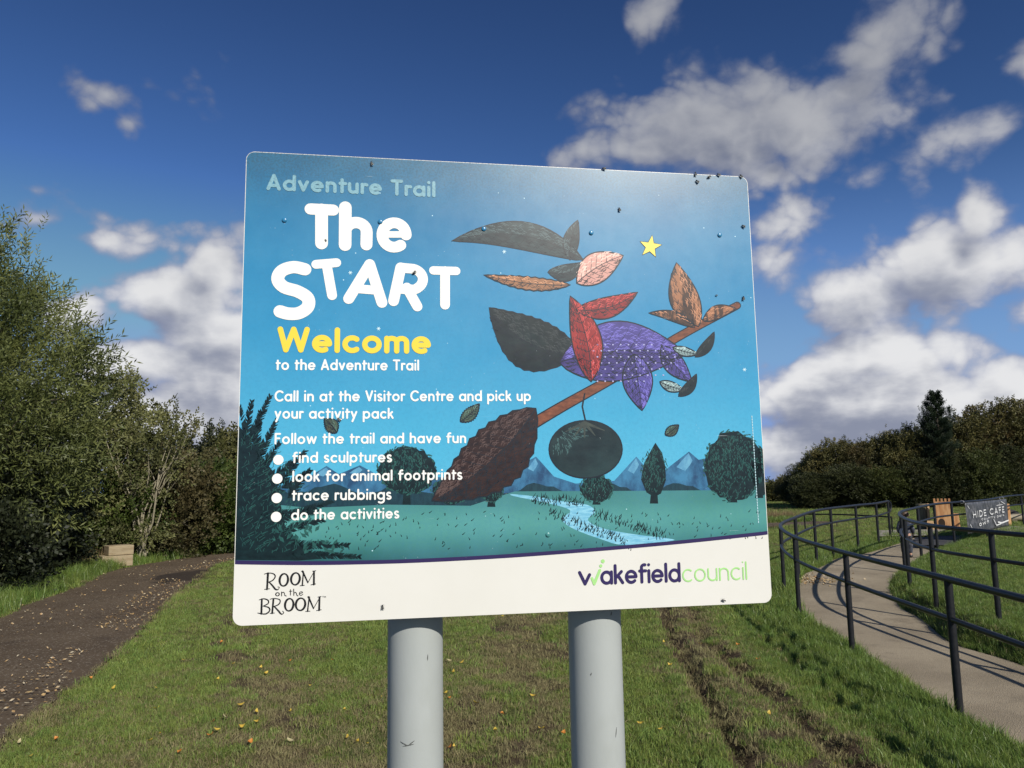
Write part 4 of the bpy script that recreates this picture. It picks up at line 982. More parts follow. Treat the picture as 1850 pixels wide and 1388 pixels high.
# fir boughs at the left edge
pl = [[tuple(S(x, y)) for (x, y) in ((432, 770), (448, 790), (466, 815), (492, 850), (505, 900), (515, 950), (545, 985), (580, 1010), (540, 1013), (424, 1012))]]
pr = Print2D(LAY * 7)
shape('picture_fir', pl, m_dark, 10)
pr = Print2D(LAY * 11)
bough = [((500, 940), (600, 905)), ((520, 985), (630, 985)), ((510, 1000), (650, 1006)), ((500, 960), (585, 940)), ((480, 900), (560, 850)), ((470, 930), (575, 925)), ((460, 820), (470, 745)), ((440, 800), (455, 725)), ((450, 800), (488, 716)), ((465, 830), (500, 760)), ((470, 850), (505, 800)), ((500, 880), (552, 815)), ((480, 870), (535, 830)), ((440, 780), (432, 735)), ((520, 900), (560, 850))]
for (p, q) in bough:
    p = np.array(p, float); q = np.array(q, float); d = q - p; L = np.hypot(*d); d /= L; nn = np.array([-d[1], d[0]])
    for i in range(int(L / .8)):
        t = random.random(); c = p + d * L * t; s = random.choice((-1, 1)); l = 12 * (1 - t * .6); e = c + (nn * s * .8 + d * .9) * l
        if e[0] > 430: pr.stroke([S(*c), S(*e)], [2.6 * PXM, .8 * PXM])
adopt(pr.build('picture_fir_needles', m_dark, None))
pr = Print2D(LAY * 12)
for _ in range(420):
    x = random.uniform(436, 560); y = random.uniform(780, 1000)
    if y < 740 + (x - 432) * 1.15: continue
    p = S(x, y); q = S(x + random.uniform(-4, 12), y - random.uniform(3, 8)); pr.stroke([p, q], .8 * PXM)
for _ in range(34):     # leafy plant bottom left
    x = random.uniform(480, 625); y = random.uniform(945 if x < 590 else 975, 1003); a = random.uniform(.5, 2.6); l = random.uniform(9, 17)
    dx, dy = cos(a) * l, -sin(a) * l; nx_, ny_ = -dy * .22, dx * .22
    pr.poly([S(x, y), S(x + dx * .5 + nx_, y + dy * .5 + ny_), S(x + dx, y + dy), S(x + dx * .5 - nx_, y + dy * .5 - ny_)])
adopt(pr.build('picture_plant_strokes', m_leafhi, None))
shape('picture_border_line', [], print_mat('sign_purple', (.028, .018, .085)), 13, [(band, 6.5 * PXM)])
# drifting leaves and twig: a plain stand-in motif of about the same masses and colours as the printed picture
def leafshape(p, q, w, bend=0.0, n=14, ser=0.0):
    p = np.array(p, float); q = np.array(q, float); d = q - p; nn = np.array([-d[1], d[0]]) / np.linalg.norm(d); A = []; B = []; Mid = []
    for i in range(n + 1):
        t = i / n; c = p + d * t + nn * bend * 4 * t * (1 - t); ww = w * (sin(pi * t ** .85) ** .9) * (1 + ser * (i % 2))
        A.append(c + nn * ww); B.append(c - nn * ww); Mid.append(c)
    return A + B[::-1][1:-1], Mid
def leafprint(name, items, mat, layer, veins=True, ow=2.4):
    pr = Print2D(LAY * layer); pv = Print2D(LAY * (layer + 1))
    for it in items:
        (p, q, w, bend) = it[:4]; ser = it[4] if len(it) > 4 else 0
        A, Mid = leafshape(p, q, w, bend, 22 if ser else 18, ser)
        P = [S(*a) for a in A]; pr.poly(P); pv.stroke([tuple(x) for x in P] + [tuple(P[0])], ow * PXM)
        if veins:
            pv.stroke([S(*m) for m in Mid], [1.8 * PXM, 1.0 * PXM])
            d = np.array(q, float) - np.array(p, float); L = np.linalg.norm(d); d /= L; nn = np.array([-d[1], d[0]])
            for i in range(2, len(Mid) - 3, 2):
                t = i / (len(Mid) - 1); ww = w * (sin(pi * t ** .85) ** .9) * .72
                for sg in (-1, 1): pv.stroke([S(*Mid[i]), S(*(Mid[i] + nn * sg * ww + d * ww * .7))], [1.2 * PXM, .6 * PXM])
    # hatching: dark strokes on the lower side of each leaf, light ones on the upper side
    ph = Print2D(LAY * (layer + 1)); pd = Print2D(LAY * (layer + 1) + .000015)
    for it in items:
        (p, q, w, bend) = it[:4]; p = np.array(p, float); q = np.array(q, float); d = q - p; L = np.linalg.norm(d); e = d / L; nn = np.array([-e[1], e[0]])
        for _ in range(int(L * w / 22)):
            t = random.uniform(.06, .94); k = random.uniform(-.92, .92); ww = w * sin(pi * t ** .85) ** .9; c = p + d * t + nn * (bend * 4 * t * (1 - t) + ww * k); l = min(9, ww * .6 + 2)
            side = nn * k; lowside = side[1] > 0
            (pd if lowside else ph).stroke([S(*(c - e * l * .5)), S(*(c + nn * np.sign(k) * l * .25)), S(*(c + e * l * .5))], [.5 * PXM, 1.3 * PXM, .4 * PXM])
    adopt(pd.build('leaf_shading', m_line, None)); adopt(ph.build('leaf_highlights', hl(mat), None))
    o = adopt(pr.build(name, mat, None)); v = adopt(pv.build('leaf_outlines', m_line, None)); return o
HL = {}
def hl(mat):
    if mat.name not in HL:
        c = MCOL.get(mat.name, (.2, .2, .2)); HL[mat.name] = print_mat(mat.name + '_light', tuple(min(.9, x * 1.7 + .035) for x in c))
    return HL[mat.name]
m_slate = print_mat('sign_slate', (.028, .055, .062), (.010, .020, .026), 25, (1, 1, 3)); m_blk = print_mat('sign_black_green', (.004, .010, .012), (.012, .026, .028), 14, (1, 1, 2))
m_red = print_mat('sign_red', (.34, .030, .028), (.17, .016, .020), 14, (2, 1, 1)); m_vio = print_mat('sign_violet', (.095, .080, .33), (.045, .035, .16), 10); m_twig = print_mat('sign_twig', (.25, .085, .040), (.10, .035, .020), 40, (1, 1, 3))
m_bro = print_mat('sign_bronze', (.040, .018, .014), (.012, .007, .008), 50, (1, 1, 2)); m_tan = print_mat('sign_tan', (.42, .20, .10), (.22, .10, .05), 60, (1, 1, 3)); m_pink = print_mat('sign_pink', (.66, .36, .30), (.55, .27, .23), 12); m_yel = print_mat('sign_yellow', (.84, .72, .10)); m_org = print_mat('sign_striped_leaf', (.34, .15, .075), (.06, .032, .022), 16, (2.6, 1, .6), .47, .53)
tw = catmull([(930, 786), (1010, 738), (1120, 676), (1220, 612), (1332, 552)], 8)
shape('picture_twig', [], m_line, 12, [([S(*p) for p in tw], [22 * PXM, 15 * PXM])])
shape('picture_twig_bark', [], m_twig, 13, [([S(*p) for p in tw], [17.5 * PXM, 11 * PXM])])
leafprint('picture_bronze_leaf', [((968, 738), (780, 905), 52, -18, .10)], m_bro, 14)
leafprint('picture_slate_leaves', [((1054, 470), (816, 436), 25, 28), ((990, 492), (1056, 474), 15, 10), ((1030, 470), (1044, 398), 14, -5)], m_slate, 14)
leafprint('picture_black_leaf', [((1046, 640), (884, 556), 46, -24, .05)], m_blk, 16)
leafprint('picture_violet_leaves', [((1010, 655), (1240, 640), 54, -14), ((1145, 640), (1160, 742), 27, 0), ((1195, 625), (1250, 690), 18, 4)], m_vio, 18)
leafprint('picture_red_leaves', [((1068, 690), (1030, 535), 27, 10), ((1040, 560), (1152, 528), 19, 12)], m_red, 20)
leafprint('picture_pink_leaf', [((1042, 512), (1126, 462), 27, -6)], m_pink, 22)
leafprint('picture_tan_leaves', [((1030, 515), (874, 497), 11, -6, .15)], m_tan, 22)
leafprint('picture_striped_leaves', [((1262, 590), (1222, 475), 26, -8), ((1255, 592), (1172, 566), 9, 8), ((1270, 580), (1330, 558), 12, -6)], m_org, 22, False)
m_small = print_mat('sign_small_leaf', (.05, .11, .085), (.09, .09, .05), 30)
for it in (((832, 762), (866, 730), 10, 2, .2), ((608, 782), (586, 757), 11, 2, .2), ((1202, 786), (1226, 768), 8, 1, .2)): leafprint('drifting_leaf', [it], m_small, 22)
leafprint('picture_grey_seeds', [((1215, 628), (1262, 640), 8, 2), ((1192, 690), (1236, 705), 9, 2)], print_mat('sign_grey', (.30, .42, .42), (.18, .26, .27), 60), 22)
leafprint('picture_dark_seeds', [((1256, 645), (1290, 600), 9, 5), ((1226, 716), (1258, 676), 9, 5)], m_blk, 24)
# hanging round seed pod
pod = [tuple(S(1058 + 66 * cos(a), 812 - 52 * sin(a))) for a in np.linspace(0, 2 * pi, 40, endpoint=False)]
shape('picture_seed_pod', [pod], print_mat('sign_pod', (.005, .014, .018), (.018, .042, .045), 9, (1, 1, 1.6)), 14, [])
shape('pod_outline', [], m_line, 15, [(pod + [pod[0]], 2.5 * PXM), (SP([(1058, 762), (1052, 735), (1056, 712)]), 3 * PXM)])
ph = Print2D(LAY * 15)
for _ in range(120):
    a = random.uniform(1.6, 3.3); q = random.uniform(.45, .93); x, y = 1058 + 66 * q * cos(a), 812 - 52 * q * sin(a); ph.stroke([S(x, y), S(x + random.uniform(4, 9) * sin(a), y + random.uniform(3, 7) * cos(a) * -1)], [1.3 * PXM, .5 * PXM])
adopt(ph.build('pod_highlights', print_mat('sign_pod_light', (.06, .13, .13)), None))
shape('pod_calyx', [], print_mat('sign_pod_cap', (.06, .075, .06), (.03, .04, .04), 40, (1, 1, 3)), 16, [(SP([(1056, 764), (1056 + dx, 764 + dy)]), [7 * PXM, 1.5 * PXM]) for (dx, dy) in ((-34, 16), (-18, 24), (0, 27), (19, 23), (36, 14))])
st = [(1175 + (21 if k % 2 == 0 else 9) * sin(k * pi / 5 + .15), 446 - (21 if k % 2 == 0 else 9) * cos(k * pi / 5 + .15)) for k in range(10)]
shape('picture_star', [[tuple(S(*p)) for p in st]], m_yel, 24, []); shape('star_outline', [], m_line, 25, [([tuple(S(*p)) for p in st + [st[0]]], 1.6 * PXM)])
shape('picture_dots', [], print_mat('sign_dots', (.40, .40, .66)), 20, [([S(x, y), S(x + .6, y)], 2.6 * PXM) for (x, y) in [(1030 + 14 * i + (j % 2) * 7, 612 + 11 * j) for i in range(14) for j in range(8)] if ((x - 1125) / 98) ** 2 + ((y - 655) / 40) ** 2 < 1 and not (1008 < x < 1072)])
shape('picture_small_stars', [], print_mat('sign_star_white', (.62, .82, .88)), 12, [(SP([(x - 3 * cos(q), y - 3 * sin(q)), (x + 3 * cos(q), y + 3 * sin(q))]), 1.0 * PXM) for (x, y) in ((633, 493), (684, 594), (1345, 668), (911, 455)) for q in (0, 1.05, 2.1)])
# faded horizontal tape marks
shape('tape_mark', [], print_mat('sign_tape', (.30, .36, .36), (.20, .30, .33), 60), 26, [(SP([(722, 774), (860, 775), (995, 776)]), [5 * PXM, 9 * PXM])]) if False else None
# lettering
m_cream = print_mat('sign_lettering_white', (.84, .83, .79)); m_pale = print_mat('sign_lettering_pale', (.22, .42, .50)); m_yel2 = print_mat('sign_lettering_yellow', (.82, .62, .055))
m_pur = print_mat('sign_logo_purple', (.030, .020, .095)); m_grn2 = print_mat('sign_logo_green', (.36, .67, .24)); m_blk2 = print_mat('sign_logo_black', (.012, .012, .014))
LT = 27
def textline(name, txt, a, c, cap_px, w, mat, track=.10, layer=LT):
    pr = Print2D(LAY * layer); cap = float(np.linalg.norm(S(a[0], a[1]) - S(a[0], a[1] - cap_px))); pr.text(txt, S(*a), S(*c), cap, w, track); return adopt(pr.build(name, mat, None))
textline('heading_lettering', 'Adventure Trail', (481, 344), (787, 357), 30, .20, m_pale, .075)
px_strokes = lambda L: [(SP(P), w * PXM) for (P, w) in L]
def arcpx(cx, cy, rx, ry, a0, a1, n=16): return [(cx + rx * cos(radians(a0 + (a1 - a0) * i / n)), cy - ry * sin(radians(a0 + (a1 - a0) * i / n))) for i in range(n + 1)]
shape('title_lettering', [], m_cream, LT, px_strokes([
    ([(561, 378), (602, 380)], 20.5), ([(581, 379), (581, 440)], 22),
    ([(624, 375), (623.5, 443)], 22), (arcpx(643, 420, 19.5, 17.5, 180, 0) + [(662, 442.5)], 21),
    (arcpx(712, 425, 21.5, 22, 0, 303, 26), 20), ([(692, 424), (731, 424)], 12)]))
shape('start_lettering', [], m_cream, LT, px_strokes([
    (catmull([(551, 487), (530, 483), (509, 490), (502, 505), (513, 519), (538, 527), (556, 539), (556, 555), (540, 566), (521, 567), (506, 563)], 5), 22),
    ([(571, 478), (608, 475)], 16), ([(590, 477), (600, 534)], 17),
    ([(630, 540), (668, 478)], 19), ([(668, 478), (690, 547)], 19), ([(645, 522), (683, 525)], 16),
    ([(724, 484), (711, 544)], 19), ([(724, 484)] + arcpx(739, 505, 25, 20, 70, -70) + [(722, 522)], 18), ([(735, 520), (754, 554)], 18),
    ([(783, 489), (824, 490)], 15.5), ([(804, 490), (804, 551)], 17.5)]))
textline('welcome_lettering', 'Welcome', (500, 637), (779, 640), 47, .205, m_yel2, .06)
for (nm, txt, a, c) in (('subtitle_lettering', 'to the Adventure Trail', (498, 669), (757, 670)), ('sentence_lettering', 'Call in at the Visitor Centre and pick up', (496, 726), (959, 725)), ('sentence_lettering', 'your activity pack', (496, 757), (711, 757)),
                        ('sentence_lettering', 'Follow the trail and have fun', (496, 803), (842, 801)), ('list_lettering', 'find sculptures', (528, 837), (708, 835.5)), ('list_lettering', 'look for animal footprints', (528, 871), (835, 867)),
                        ('list_lettering', 'trace rubbings', (527, 905), (707, 903)), ('list_lettering', 'do the activities', (526, 940.5), (721, 937))):
    textline(nm, txt, a, c, 20.5, .165, m_cream, .115)
for (x, y) in ((503, 831), (501, 865), (500, 900), (499, 934)):
    pr = Print2D(LAY * LT); pr.disc(S(x, y), 8.5 * PXM); adopt(pr.build('bullet', m_cream, None))
shape('logo_purple_mark', [], m_pur, LT, px_strokes([([(1047, 1034.5), (1057, 1055)], 5.6), ([(1057, 1055), (1065, 1038.5)], 5.6)]))
shape('logo_green_mark', [], m_grn2, LT, px_strokes([([(1069.5, 1045), (1073.5, 1055)], 4.6), ([(1073.5, 1055), (1083.5, 1030.5)], 5)]) + [(SP([(1085.3, 1022.5), (1085.4, 1022.5)]), 5.6 * PXM), (SP([(1089, 1014), (1089.1, 1014)]), 6.8 * PXM)])
textline('logo_purple_lettering', 'akefield', (1085, 1057), (1230, 1052), 37, .155, m_pur, .06)
textline('logo_green_lettering', 'council', (1233, 1052), (1350, 1047.5), 34, .085, m_grn2, .105)
Z7 = lambda L: [(430 + x / 6.852, 1010 + y / 6.852) for (x, y) in L]
def ell(cx, cy, rx, ry, tilt=.08, n=28):
    P = []; W = []
    for i in range(n + 1):
        a = 2 * pi * i / n + .6; x, y = rx * cos(a), ry * sin(a); P.append((cx + x - y * tilt, cy + y)); W.append(2.0 + 1.7 * abs(cos(a - .25)) ** 1.6)
    return P, W
logo = []
def ls(P, w, smooth=True):
    P = catmull(P, 5) if smooth and len(P) > 2 else np.array(P, float); logo.append((SP(Z7(P)), [x * PXM / 6.852 for x in (w if isinstance(w, list) else [w, w])]))
ls([(372, 178), (366, 280), (360, 374)], [24, 20]); ls([(328, 186), (380, 174), (438, 182), (462, 215), (432, 262), (376, 288)], [7, 10, 15, 8]); ls([(385, 284), (430, 332), (465, 374), (495, 378), (513, 352), (494, 344)], [13, 19, 8, 6]); ls([(330, 376), (392, 368)], 7)
for (cx, cy, rx, ry) in ((568, 258, 52, 76), (712, 245, 54, 74), (635, 566, 52, 76), (775, 560, 58, 76)):
    P, W = ell(cx, cy, rx, ry); logo.append((SP(Z7(P)), [w * PXM for w in W]))
ls([(810, 158), (797, 326)], [12, 16]); ls([(800, 152), (866, 292)], [20, 13]); ls([(866, 292), (940, 160)], [8, 8]); ls([(942, 155), (940, 314)], [20, 22]); ls([(768, 331), (822, 326)], 7); ls([(903, 320), (962, 308)], 7); ls([(785, 150), (815, 156)], 7); ls([(925, 150), (962, 145)], 7)
P, W = ell(490, 436, 22, 20); logo.append((SP(Z7(P)), [w * PXM * .5 for w in W])); ls([(540, 408), (541, 456)], 9); ls([(541, 424), (560, 410), (576, 424), (578, 446), (598, 458)], 8)
ls([(650, 380), (650, 446)], 9); ls([(636, 400), (672, 397)], 6); ls([(690, 372), (692, 450)], 9); ls([(692, 426), (710, 412), (724, 425), (728, 446), (744, 456)], 8); ls([(762, 428), (800, 416), (786, 404), (764, 414), (760, 436), (780, 450), (804, 436)], 7)
ls([(296, 498), (290, 676)], [20, 22]); ls([(262, 506), (320, 492), (374, 512), (372, 552), (312, 582)], [6, 12, 14, 8]); ls([(312, 582), (380, 600), (392, 640), (340, 680), (245, 668)], [8, 15, 15, 7])
ls([(440, 495), (424, 670)], [20, 20]); ls([(398, 497), (450, 488), (515, 502), (520, 540), (490, 570), (440, 588)], [7, 10, 14, 8]); ls([(450, 588), (500, 640), (538, 682), (568, 666), (552, 644)], [13, 18, 8, 6]); ls([(398, 672), (452, 668)], 7)
ls([(882, 470), (862, 646)], [12, 16]); ls([(874, 470), (936, 612)], [20, 13]); ls([(936, 612), (1010, 480)], [8, 8]); ls([(1010, 474), (1005, 632)], [20, 22]); ls([(838, 649), (892, 645)], 7); ls([(972, 638), (1032, 628)], 7); ls([(862, 468), (892, 472)], 7); ls([(990, 470), (1030, 463)], 7)
ls([(1045, 461), (1063, 460)], 3); ls([(1054, 461), (1054, 478)], 3); ls([(1070, 478), (1072, 461)], 3); ls([(1072, 461), (1079, 473)], 3); ls([(1079, 473), (1086, 461)], 3); ls([(1086, 461), (1088, 478)], 3)
shape('room_on_the_broom_lettering', [], m_blk2, LT, logo)
# small print up the right side
shape('small_print', [], print_mat('sign_small_print', (.45, .66, .72)), LT, [(SP([(1358 + (y - 750) * .062, y), (1358 + (y + 2.5 - 750) * .062, y + 2.5)]), 1.6 * PXM) for y in range(752, 944, 5)])
# domed rivet heads under the laminate
for (x, y) in ((514, 398), (687, 401), (1068, 421), (1300, 425), (874, 414), (990, 966)):
    mbb = MB(); c = S(x, y); V = []; F = []; n = 16
    for i in range(5):
        q = i / 4 * pi / 2; r = .0050 * cos(q) if i < 4 else 0
        for k in range(n): V.append((c[0] + r * cos(2 * pi * k / n), -.0016 - .0016 * sin(q), c[1] + r * sin(2 * pi * k / n)))
    for i in range(4):
        for k in range(n): F.append([i * n + k, i * n + (k + 1) % n, (i + 1) * n + (k + 1) % n, (i + 1) * n + k])
    o = mesh_obj('rivet', V, F, m_bg if y < 900 else m_field, smooth=True); o.location = (0, -LAY * 0, 0)
    o.data.transform(Matrix.Translation((0, -.0002, 0))); adopt(o)
# posts and fixing channels
m_post = material('grey_painted_steel', (.375, .40, .395), (.355, .38, .373), .42, 9, spec=.5, stretch=(1, 1, .6), c3=(.345, .368, .358), s3=6, bump=.03, bscale=160)
PR = .057; yb = .034 + PR
def post_u(px, py):
    d = ray(px, py); n0 = N3; off = ORG - N3 * yb - np.array([0, 0, EYE]); t = (off @ n0) / (d @ n0); p = d * t - np.array([0, SD, 0]); return float(p @ U3)
for px in (750.5, 1077.5):
    uu = post_u(px, 1250); mbp = MB(); mbp.tube([(uu, yb, -EYE - .05), (uu, yb, -.9), (uu, yb, float(v1) - .10)], PR, 40); o = adopt(mbp.build('post', m_post, None, True))
    mbp = MB(); mbp.tube([(uu, yb, float(v1) - .10), (uu, yb, float(v1) - .092)], [PR + .001, PR - .006], 40); adopt(mbp.build('post_cap', material('black_cap', (.02, .02, .02), None, .6), None, True))
    for zz in (float(v0) + .16, float(v1) - .2):
        mbp = MB(); mbp.tube([(uu + (PR + .003) * cos(q), yb + (PR + .003) * sin(q), zz) for q in np.linspace(-.3, pi + .3, 14)], .004, 6); adopt(mbp.build('clip', material('galvanised', (.35, .36, .37), None, .5, metal=.6), None, True))
for zz in (float(v0) + .16, float(v1) - .2):
    mbp = MB(); mbp.box(((u0 + u1) / 2, T + .0145, zz), ((u1 - u0) / 2 - .05, .0142, .016)); adopt(mbp.build('fixing_channel', material('aluminium', (.45, .46, .47), None, .4, metal=.7), None))
for (mx, my, ang, ln_) in ((736, 1352, .2, .012), (729, 1350, -.4, .009), (742, 1347, .6, .007), (1092, 1110, 1.3, .004), (1057, 1222, 1.2, .003), (770, 1190, 1.5, .006), (1101, 1330, 1.4, .010)):
    uu = post_u(mx, my); base_u = post_u(750.5 if mx < 900 else 1077.5, 1250); th = asin(max(-1, min(1, (uu - base_u) / PR))); zz = float(S(mx, my)[1]) - .006
    q = [(base_u + (PR + .0004) * sin(th + t * cos(ang) * ln_ / PR), yb - (PR + .0004) * cos(th + t * cos(ang) * ln_ / PR), zz + t * sin(ang) * ln_) for t in (-1, -.3, .4, 1)]
    mbp = MB(); mbp.tube(q, [.0003, .0011, .0009, .0003], 5); adopt(mbp.build('scuff', material('scuff_dark', (.10, .105, .10), None, .8), None, True))
# ------------------------------------------------------------------ flies
m_fly = material('fly_black', (.012, .012, .014), (.02, .02, .022), .35, 300); m_wing = material('fly_wing', (.16, .16, .15), None, .3)
def fly_meshes():
    bm_ = bmesh.new()
    for (y, r, l) in ((.0014, .0011, .0012), (0, .0015, .0019), (-.0026, .0014, .0026)):
        mt = Matrix.Translation((0, y, .0014)) @ Matrix.Diagonal((r, l, r, 1)); bmesh.ops.create_icosphere(bm_, subdivisions=1, radius=1, matrix=mt)
    for s in (-1, 1):
        for yy in (.0012, 0, -.0014):
            v = [bm_.verts.new(c) for c in ((0, yy, .001), (s * .0022, yy * 1.5, .0018), (s * .0022, yy * 1.5 + .0003, .0018), (s * .0036, yy * 2, 0))]
            bm_.faces.new((v[0], v[1], v[2])); bm_.faces.new((v[1], v[3], v[2]))
    me = bpy.data.meshes.new('body'); bm_.to_mesh(me); bm_.free(); me.materials.append(m_fly)
    wm = []
    for s in (-1, 1):
        w = bpy.data.meshes.new('wing'); w.from_pydata([(0, .0008, .0027), (s * .0016, -.0012, .0027), (s * .0024, -.0052, .0019), (s * .0008, -.0048, .0025)], [], [(0, 1, 2, 3)]); w.materials.append(m_wing); wm.append(w)
    return me, wm
fb_, fw_ = fly_meshes()
flies = [(1089, 302, 1.5, 'on the top edge of the sign above the slate leaf tip'), (1255, 308, .2, 'on the top edge, left of a pair near the upper right corner'), (1296, 311, 1.2, 'on the top edge of the sign close to the upper right corner'), (1337, 317, .7, 'right at the rounded upper right corner of the sign'),
         (1279, 321, 2.0, 'just below the top edge of the sign near the upper right corner'), (1258, 328, .9, 'second below the top edge of the sign near the upper right corner'), (1118, 378, .3, 'on the blue picture below the sun glare'), (1341, 409, 1.1, 'on the right edge of the sign below its corner'),
         (1342, 538, .1, 'large one by the right edge near the tip of the printed twig'), (671, 295, .4, 'on the top edge of the sign above the pale heading'), (588, 434, .8, 'on the stem of the white T of the title'), (612, 757, 1.0, 'between the two lines about the activity pack'),
         (691, 1095, .1, 'on the white strip at the bottom of the sign'), (1305, 1084, 1.5, 'on the white strip below the council lettering'), (747, 494, 2.2, 'on the white R of the START lettering'), (1293, 534, 1.4, 'tiny one to the left of the large fly by the right edge')]
RM = Matrix.Translation(Vector(ORG)) @ Matrix.Rotation(SAZ, 4, 'Z')
for i, (x, y, r, where) in enumerate(flies):
    c = S(x, y); c[1] = min(c[1], v1 + .001)
    e = empty('fly'); e.matrix_world = RM @ Matrix.Translation((c[0], -LAY * LT - .0006, c[1])) @ Matrix.Rotation(radians(90), 4, 'X') @ Matrix.Rotation(r, 4, 'Z') @ Matrix.Scale((1.25 if i not in (15, 10) else .7), 4)
    tag(e, 'small black fly ' + where, 'fly', 'flies resting on the sign')
    for nm, me in (('body', fb_), ('wing', fw_[0]), ('wing', fw_[1])):
        o = bpy.data.objects.new(nm, me); COL.objects.link(o); o.parent = e

# ------------------------------------------------------------------ banner on the far branch of the hairpin railing
m_ban = material('banner_vinyl', (.040, .042, .046), (.062, .064, .07), .55, 3, spec=.4, c3=(.10, .10, .11), s3=7); m_btxt = material('banner_white', (.72, .72, .72), (.5, .5, .5), .6, 30)
p0 = G(1740, 981.5); p1 = G(1815, 965)
a3 = np.array([p0[0], p0[1], 0]); e3 = np.array([p1[0] - p0[0], p1[1] - p0[1], 0]); BW = np.linalg.norm(e3); e3 /= BW; n3 = np.array([e3[1], -e3[0], 0])
BA = empty('banner', (a3[0], a3[1], 0), atan2(e3[1], e3[0])); tag(BA, 'tattered dark grey cafe banner with white lettering tied to the far railing', 'banner')
def bz(u, v): return -.125 - .010 * sin(u * 7) * (1 - v) - .006 * sin(u * 17 + v * 5)
V = []; F = []; nu, nv = 24, 12; bh = .76
for j in range(nv + 1):
    for i in range(nu + 1):
        u = i / nu; v = j / nv; V.append((u * BW, bz(u, v), HR - .02 - bh * (1 - v) + .012 * sin(u * 9) * (1 - v)))
F = [[j * (nu + 1) + i, j * (nu + 1) + i + 1, (j + 1) * (nu + 1) + i + 1, (j + 1) * (nu + 1) + i] for j in range(nv) for i in range(nu)]
o = mesh_obj('sheet', V, F, m_ban, BA, smooth=True); sm = o.modifiers.new('thick', 'SOLIDIFY'); sm.thickness = .002
def bant(name, txt, x, y, x2, y2, cap, w):
    pr = Print2D(.146); pr.text(txt, (x * BW, y), (x2 * BW, y2), cap, w, .14); return pr.build(name, m_btxt, BA)
bant('cafe_lettering', 'HIDE CAFE', .12, .585, .90, .62, .17, .17); bant('park_lettering', 'country park', .30, .50, .88, .52, .075, .17); bant('own_lettering', 'own', .24, .36, .48, .40, .12, .2)
pr = Print2D(.146)
for (P, w) in (([(.03, .9), (.06, .80)], .018), ([(.83, .93), (.93, .82)], .016), ([(.60, .32), (.66, .08)], .03), ([(.70, .2), (.80, .15), (.98, .2)], .04), ([(.66, .1), (.78, .13)], .03), ([(.05, .28), (.09, .12), (.08, .02)], .022), ([(.7, .80), (.86, .82)], .014), ([(.78, .9), (.79, .78)], .014)):
    pr.stroke([(x * BW, .24 + .74 * z) for (x, z) in P], w)
pr.build('peeling_scraps', m_btxt, BA)
for u in (.02, .98):
    mb = MB(); mb.tube([(u * BW, -.03 + .055 * cos(q) - .0, HR - .0 + .035 * sin(q)) for q in np.linspace(0, 2 * pi, 12)], .004, 5, False); mb.build('tie', m_btxt, BA, True)

# ------------------------------------------------------------------ carved timber sculptures and blocks
m_tim = material('orange_timber', (.50, .25, .10), (.38, .17, .065), .65, 6, stretch=(3, 3, .5), bump=.3, bscale=14, c3=(.58, .33, .15), s3=2); m_sap = material('pale_timber', (.55, .36, .18), (.44, .27, .13), .7, 6, stretch=(3, 3, .5)); m_old = material('weathered_timber', (.17, .145, .085), (.10, .085, .055), .85, 7, stretch=(2, 2, .6), bump=.5, bscale=18)
cp = G(1706, 959); C0 = empty('carved_castle', (cp[0], cp[1], 0), radians(-28)); tag(C0, 'orange carved timber castle with battlements beside the dark pad', 'sculpture')
mb = MB(); mb.box((0, 0, .44), (.235, .14, .44), 0, .96); mb.build('tower', m_tim, C0, bevel=.01)
for k in range(5):
    mb = MB(); mb.box((-.20 + .1 * k, -.0, .925), (.027, .13, .045)); mb.build('merlon', m_tim, C0)
mb = MB(); mb.box((.34, .02, .26), (.10, .10, .26), 0, .8); mb.build('side_turret', m_tim, C0, bevel=.01)
mb = MB(); mb.box((-.36, -.05, .15), (.115, .10, .15), 0, .75); mb.build('side_step', m_sap, C0, bevel=.01)
pr = Print2D(.141); pr.poly([(-.14, .0), (.04, 0), (.04, .26)] + [( -.05 + .09 * cos(q), .26 + .11 * sin(q)) for q in np.linspace(0, pi, 12)][1:]); o = pr.build('doorway', material('opening_shade', (.03, .018, .01), None, .9), C0); sm = o.modifiers.new('thick', 'SOLIDIFY'); sm.thickness = .006  # flat dark sheet; shade of an opening put into its colour
sp0 = G(1668, 957); C1 = empty('carved_stump', (sp0[0], sp0[1], 0), radians(-20)); tag(C1, 'tall weathered timber stump with a pale cut edge left of the carved castle', 'sculpture')
mb = MB(); mb.tube([(0, 0, -.05), (.01, 0, .4), (0, 0, .80)], [.19, .165, .15], 14); mb.build('log', m_old, C1, True)
mb = MB(); mb.box((.15, -.07, .41), (.035, .07, .40), .4); mb.build('cut_face', m_sap, C1, bevel=.008)
mb = MB(); mb.box((.24, -.1, .13), (.09, .07, .13), .2, .7); mb.build('foot', m_sap, C1, bevel=.008)
sp0 = G(1822, 952); C2 = empty('timber_upright', (sp0[0], sp0[1], 0), radians(-15)); tag(C2, 'upright orange timber plank standing right behind the banner edge', 'sculpture')
mb = MB(); mb.box((0, 0, .36), (.085, .05, .36), 0, .92); mb.build('plank', m_tim, C2, bevel=.01); mb = MB(); mb.box((0, .003, .725), (.07, .04, .012)); mb.build('top_cut', m_sap, C2)
sp0 = G(1860, 946); C3 = empty('timber_bench', (sp0[0], sp0[1], 0), radians(-8)); tag(C3, 'pale weathered log bench on two dark stub feet at the right edge', 'bench')
mb = MB(); mb.tube([(-.75, 0, .20), (-.2, .02, .215), (.9, 0, .20)], [.10, .12, .11], 12); mb.build('log_seat', material('grey_timber', (.36, .31, .22), (.25, .21, .15), .8, 6), C3, True)
